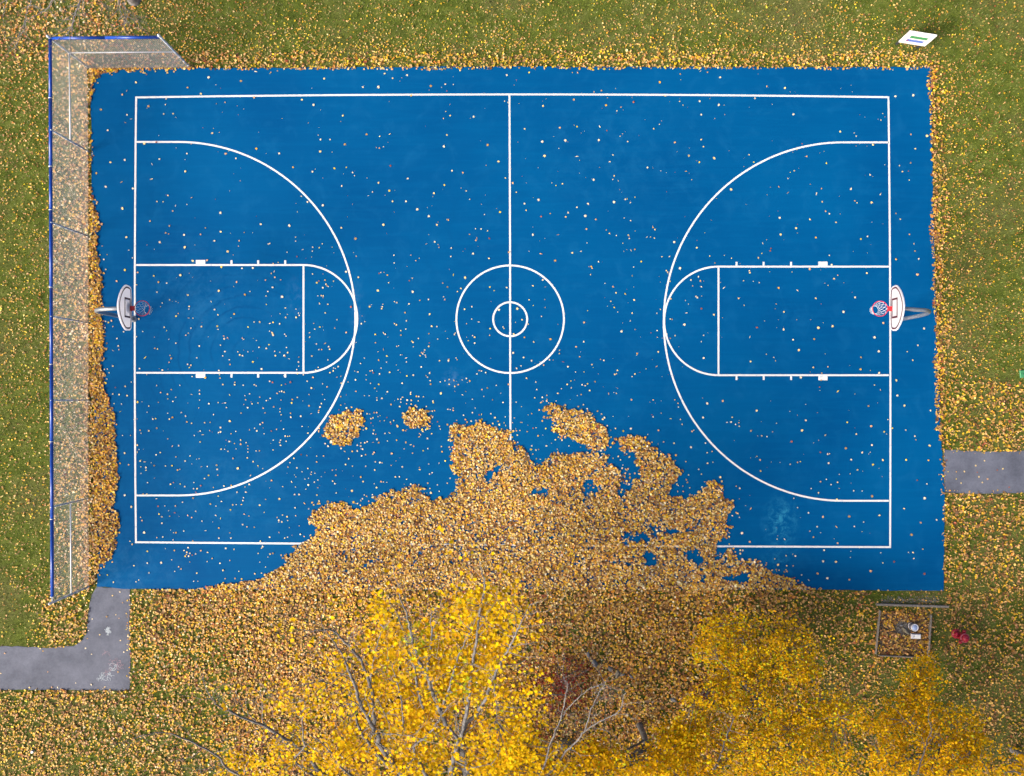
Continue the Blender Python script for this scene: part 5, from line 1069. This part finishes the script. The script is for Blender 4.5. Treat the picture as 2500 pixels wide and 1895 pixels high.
# --- smaller golden trees at lower right
def small_tree(name, label, poly, trunk_px, zt, n_cl, per, size, seed, weights, zlow, zhigh, visible_limbs=()):
    base = P(*trunk_px); R = empty(name, base); o = R.location.copy(); tag(R, label, 'tree', 'golden trees at lower right'); g2 = np.random.default_rng(seed); r2 = random.Random(seed)
    m = MB(); t = catmull([(0, 0, -.2), (.03, .02, 1.0), (-.04, .0, zt)], 4); m.tube(t, [.12 * (1 - .5 * k / len(t)) for k in range(len(t))], 10); m.build('trunk', M['bark'], R, True)
    ys_ = [p[1] for p in poly]; y0_, y1_ = min(ys_), max(ys_); cl = []
    for x, y in sample_poly(poly, n_cl, g2):
        z = zlow + (zhigh - zlow) * ((y - y0_) / (y1_ - y0_)) ** .8 + g2.uniform(-.6, .35); cl.append(P(x, y, float(z)) - o)
    # limbs: from the trunk to spread-out clumps, twigs to the rest
    limb = [cl[k] for k in range(0, len(cl), max(1, len(cl) // 16))]; pts_ = []
    for q in limb:
        s = Vector((0, 0, zt * r2.uniform(.45, 1.0))); c = wob(catmull([s, s.lerp(q, .5) + Vector((0, 0, r2.uniform(.0, .35))), q], 5), .02, r2)
        m = MB(); m.tube(c, [.045 * (1 - .8 * k / len(c)) for k in range(len(c))], 6); m.build('branch', M['bark'], R, True); pts_ += c[2:]
    for pp, z0, z1, r in visible_limbs:
        zs = np.linspace(z0, z1, len(pp)); w = [P(x, y, float(z)) - o for (x, y), z in zip(pp, zs)]
        w = [Vector((0, 0, zt * .9))] + w; c = wob(catmull(w, 5), .015, r2); m = MB(); m.tube(c, [r * (1 - .75 * k / len(c)) for k in range(len(c))], 6)
        for k in range(7, len(c), 3): grow(m, c[k], (c[min(k + 1, len(c) - 1)] - c[k - 1]).normalized() + Vector((r2.gauss(0, .6), r2.gauss(0, .6), .1)), .6, r * .35, r2, 1, [])
        m.build('branch', M['bark_pale'], R, True); pts_ += c[4:]
    A = np.array([tuple(p) for p in pts_]); tw_ = MB()
    for q in cl:
        j = int(((A - np.array(tuple(q))) ** 2).sum(1).argmin()); s = Vector(tuple(A[j])); tw_.tube([s, s.lerp(q, .5) + Vector((0, 0, .05)), q], [.010, .007, .003], 3, False)
    tw_.build('twigs', M['bark'], R, False, 'stuff')
    sp = []
    for q in cl:
        for _ in range(per): sp.append(q + Vector((g2.normal(0, .17), g2.normal(0, .17), g2.normal(0, .11))))
    leaves(R, sp, 4, .06, size, weights, T_QUAD, .45, 'crown', seed)
    return R
WB = dict(ty=40, to=16, td=18, ty2=12, tg=14)
POLY_B = [(1705, 1520), (1760, 1505), (1850, 1515), (1900, 1500), (1960, 1530), (1995, 1560), (2000, 1640), (1985, 1700), (2090, 1720), (2130, 1760), (2060, 1790), (2100, 1840), (2090, 1920), (1690, 1920), (1660, 1830), (1650, 1770), (1690, 1700), (1740, 1680), (1750, 1640), (1690, 1600)]
POLY_D = [(1370, 1920), (1390, 1875), (1440, 1805), (1480, 1790), (1520, 1840), (1580, 1850), (1610, 1790), (1660, 1750), (1700, 1790), (1740, 1920)]
POLY_C = [(2215, 1620), (2270, 1605), (2285, 1680), (2260, 1720), (2330, 1735), (2385, 1715), (2395, 1790), (2425, 1920), (2110, 1920), (2150, 1830), (2080, 1785), (2160, 1740), (2195, 1690), (2180, 1650)]
small_tree('young_tree', 'broad golden tree with dense small leaves right of centre at the bottom', POLY_B, (1815, 1665), 3.0, 420, 11, (.055, .09), 21, WB, 1.9, 5.0, [([(1745, 1890), (1765, 1830), (1778, 1790), (1792, 1752)], 4.6, 4.4, .035)])
small_tree('young_tree', 'low golden tree left of the broad one along the bottom edge', POLY_D, (1560, 1770), 2.8, 135, 9, (.07, .11), 22, dict(ty=46, to=16, td=12, ty2=22, tg=6), 3.2, 5.2, [])
small_tree('young_tree', 'narrow topped golden tree below the timber border', POLY_C, (2225, 1760), 2.6, 210, 11, (.055, .09), 23, dict(ty=42, to=24, td=18, ty2=12, tg=4), 1.4, 4.6, [([(2245, 1890), (2252, 1850), (2262, 1815), (2274, 1782)], 4.4, 4.0, .028)])
small_tree('young_tree', 'golden sapling cut off by the lower right corner', [(2440, 1850), (2500, 1820), (2560, 1840), (2560, 1930), (2440, 1930)], (2470, 1830), 1.8, 26, 6, (.07, .11), 24, dict(ty=40, to=26, td=20, ty2=10), 1.6, 2.6)

# --- red bush and green plants under the maple
def bush(name, label, cx, cy, rx, ry, hh, n_, size, weights, seed, cat):
    b = P(cx, cy); R = empty(name, b); tag(R, label, cat); r2 = random.Random(seed); g2 = np.random.default_rng(seed); m = MB(); es = []
    for k in range(16):
        a0 = r2.uniform(0, 6.28); q = r2.uniform(.2, 1.0) ** .6; tipp = Vector((rx * q * math.cos(a0), ry * q * math.sin(a0), hh * r2.uniform(.5, 1)))
        c = wob(catmull([(r2.gauss(0, .05), r2.gauss(0, .05), -.03), tipp * .5 + Vector((0, 0, .12)), tipp], 4), .015, r2); m.tube(c, [.014 * (1 - .7 * j / len(c)) for j in range(len(c))], 4, False)
        for j in range(3, len(c), 2): grow(m, c[j], Vector((r2.gauss(0, 1), r2.gauss(0, 1), .5)), .35, .006, r2, 1, es)
        es.append(c[-1])
    m.build('stems', M['bark'], R, False, 'stuff'); es = [es[i] for i in g2.permutation(len(es))[:n_]]
    leaves(R, es, 5, .10, size, weights, T_QUAD, .6, 'foliage', seed)
bush('red_bush', 'dark red leafy bush under the maple limbs', 1362, 1668, 1.35, 1.35, .9, 1000, (.05, .09), dict(dr=40, dr2=45, brown=15), 31, 'bush')
bush('red_bush', 'small dark maroon shrub left of the broad golden tree', 1722, 1690, .22, .2, .4, 50, (.05, .08), dict(dr=70, dr2=30), 33, 'bush')
bush('green_shrub', 'low dark green shrub beside the maple limbs at the bottom', 1262, 1835, .5, .45, .5, 120, (.05, .09), dict(dg=60, dg2=40), 32, 'bush')

# --- bare tree at the upper left corner
tb_ = empty('bare_tree', P(328, -2)); bo = tb_.location.copy(); tag(tb_, 'leafless grey tree standing at the top edge near the fence corner', 'tree'); rr = random.Random(9)
m = MB(); t = catmull([(0, 0, -.15), (0, 0, .25), (-.02, .03, 1.2), (-.05, .1, 2.6), (-.05, .2, 4.2)], 5)
m.tube(t, [.30 - .09 * min(1, k / 5) - .05 * k / len(t) for k in range(len(t))], 16)
m.build('trunk', M['bark_pale'], tb_, True)
for pp, z0, z1, r in [([(199, -25), (196, 0), (185, 30), (178, 54), (172, 72), (158, 88)], 5.2, 4.6, .034), ([(192, -20), (193, 0), (193.5, 40), (194, 94)], 5.2, 4.2, .012),
                      ([(140, -20), (128, 0), (112, 24), (100, 34)], 5.6, 5.0, .030), ([(285, -25), (289, 0), (294, 27), (300, 43), (306, 56), (302, 76)], 4.9, 4.3, .024), ([(290, -22), (294, 0), (300, 25), (306, 45)], 4.9, 4.5, .016),
                      ([(298, -10), (302, 11), (312, 24), (328, 35), (335, 46)], 4.8, 4.4, .016), ([(30, -20), (14, 10), (10, 40)], 6.2, 5.6, .020), ([(80, -20), (66, 30), (62, 60), (60, 78)], 5.8, 5.2, .020), ([(60, 60), (45, 100), (38, 115)], 5.2, 5.0, .010), ([(150, -20), (146, 10), (160, 28)], 5.6, 5.2, .012), ([(230, -15), (245, 2), (251, 12)], 5.0, 4.8, .012)]:
    zs = np.linspace(z0, z1, len(pp)); w = [P(x, y, float(z)) - bo for (x, y), z in zip(pp, zs)]
    w = [Vector((-.05, .15, rr.uniform(3.0, 4.0))), w[0].lerp(Vector((-.05, .15, 3.8)), .45) + Vector((0, 0, .5))] + w
    c = wob(catmull(w, 5), .012, rr); m = MB(); m.tube(c, [max(.005, r * .95 * (1 - .8 * k / len(c))) for k in range(len(c))], 7)
    for k in range(8, len(c), 2): grow(m, c[k], (c[min(k + 1, len(c) - 1)] - c[k - 1]).normalized() + Vector((rr.gauss(0, .7), rr.gauss(0, .7), rr.gauss(0, .3))), rr.uniform(.35, .8), max(.005, r * .32), rr, 2 if rr.random() < .4 else 1, [], 0)
    m.build('branch', M['bark_pale'], tb_, True)

# --- unseen trees of the wood, added below the frame to shade lower right
def shade_tree(label, x, y, hgt, rad, seed):
    R = empty('shade_tree', (x, y, 0)); tag(R, label, 'tree', 'unseen trees added for shade'); r2 = random.Random(seed); g2 = np.random.default_rng(seed)
    m = MB(); t = catmull([(0, 0, -.2), (.1, 0, hgt * .3), (-.1, .1, hgt * .65), (0, 0, hgt * .92)], 4); m.tube(t, [.38 * (1 - .85 * k / len(t)) for k in range(len(t))], 10); m.build('trunk', M['bark'], R, True)
    cl = []
    for k in range(30):
        z = hgt * r2.uniform(.28, .98); q = rad * math.sin(min(1, (1.04 - z / hgt) * 1.45) * math.pi / 2) * r2.uniform(.55, 1); a0 = r2.uniform(0, 6.28)
        e = Vector((q * math.cos(a0), q * math.sin(a0), z)); s0 = Vector((0, 0, z * .72)); c = wob(catmull([s0, s0.lerp(e, .5) + Vector((0, 0, .3)), e], 4), .05, r2)
        m = MB(); m.tube(c, [.08 * (1 - .85 * j / len(c)) for j in range(len(c))], 6); m.build('branch', M['bark'], R, True)
        for j in range(3, len(c)): cl += [c[j] + Vector((g2.normal(0, .55), g2.normal(0, .55), g2.normal(0, .4))) for _ in range(4)]
    leaves(R, cl, 10, .38, (.16, .26), dict(ty=44, to=22, td=22, tg=12), T_QUAD, .7, 'crown', seed)
shade_tree('unseen golden tree added for shade beyond the lower edge left of the maple trunk', -9.5, -19.0, 18, 5.2, 51)
shade_tree('unseen golden tree added for shade beyond the lower edge right of the maple trunk', 1.0, -21.5, 19, 5.6, 52)
shade_tree('unseen golden tree added for shade beyond the lower edge behind the narrow golden tree', 12.5, -21.0, 16, 5.2, 53)
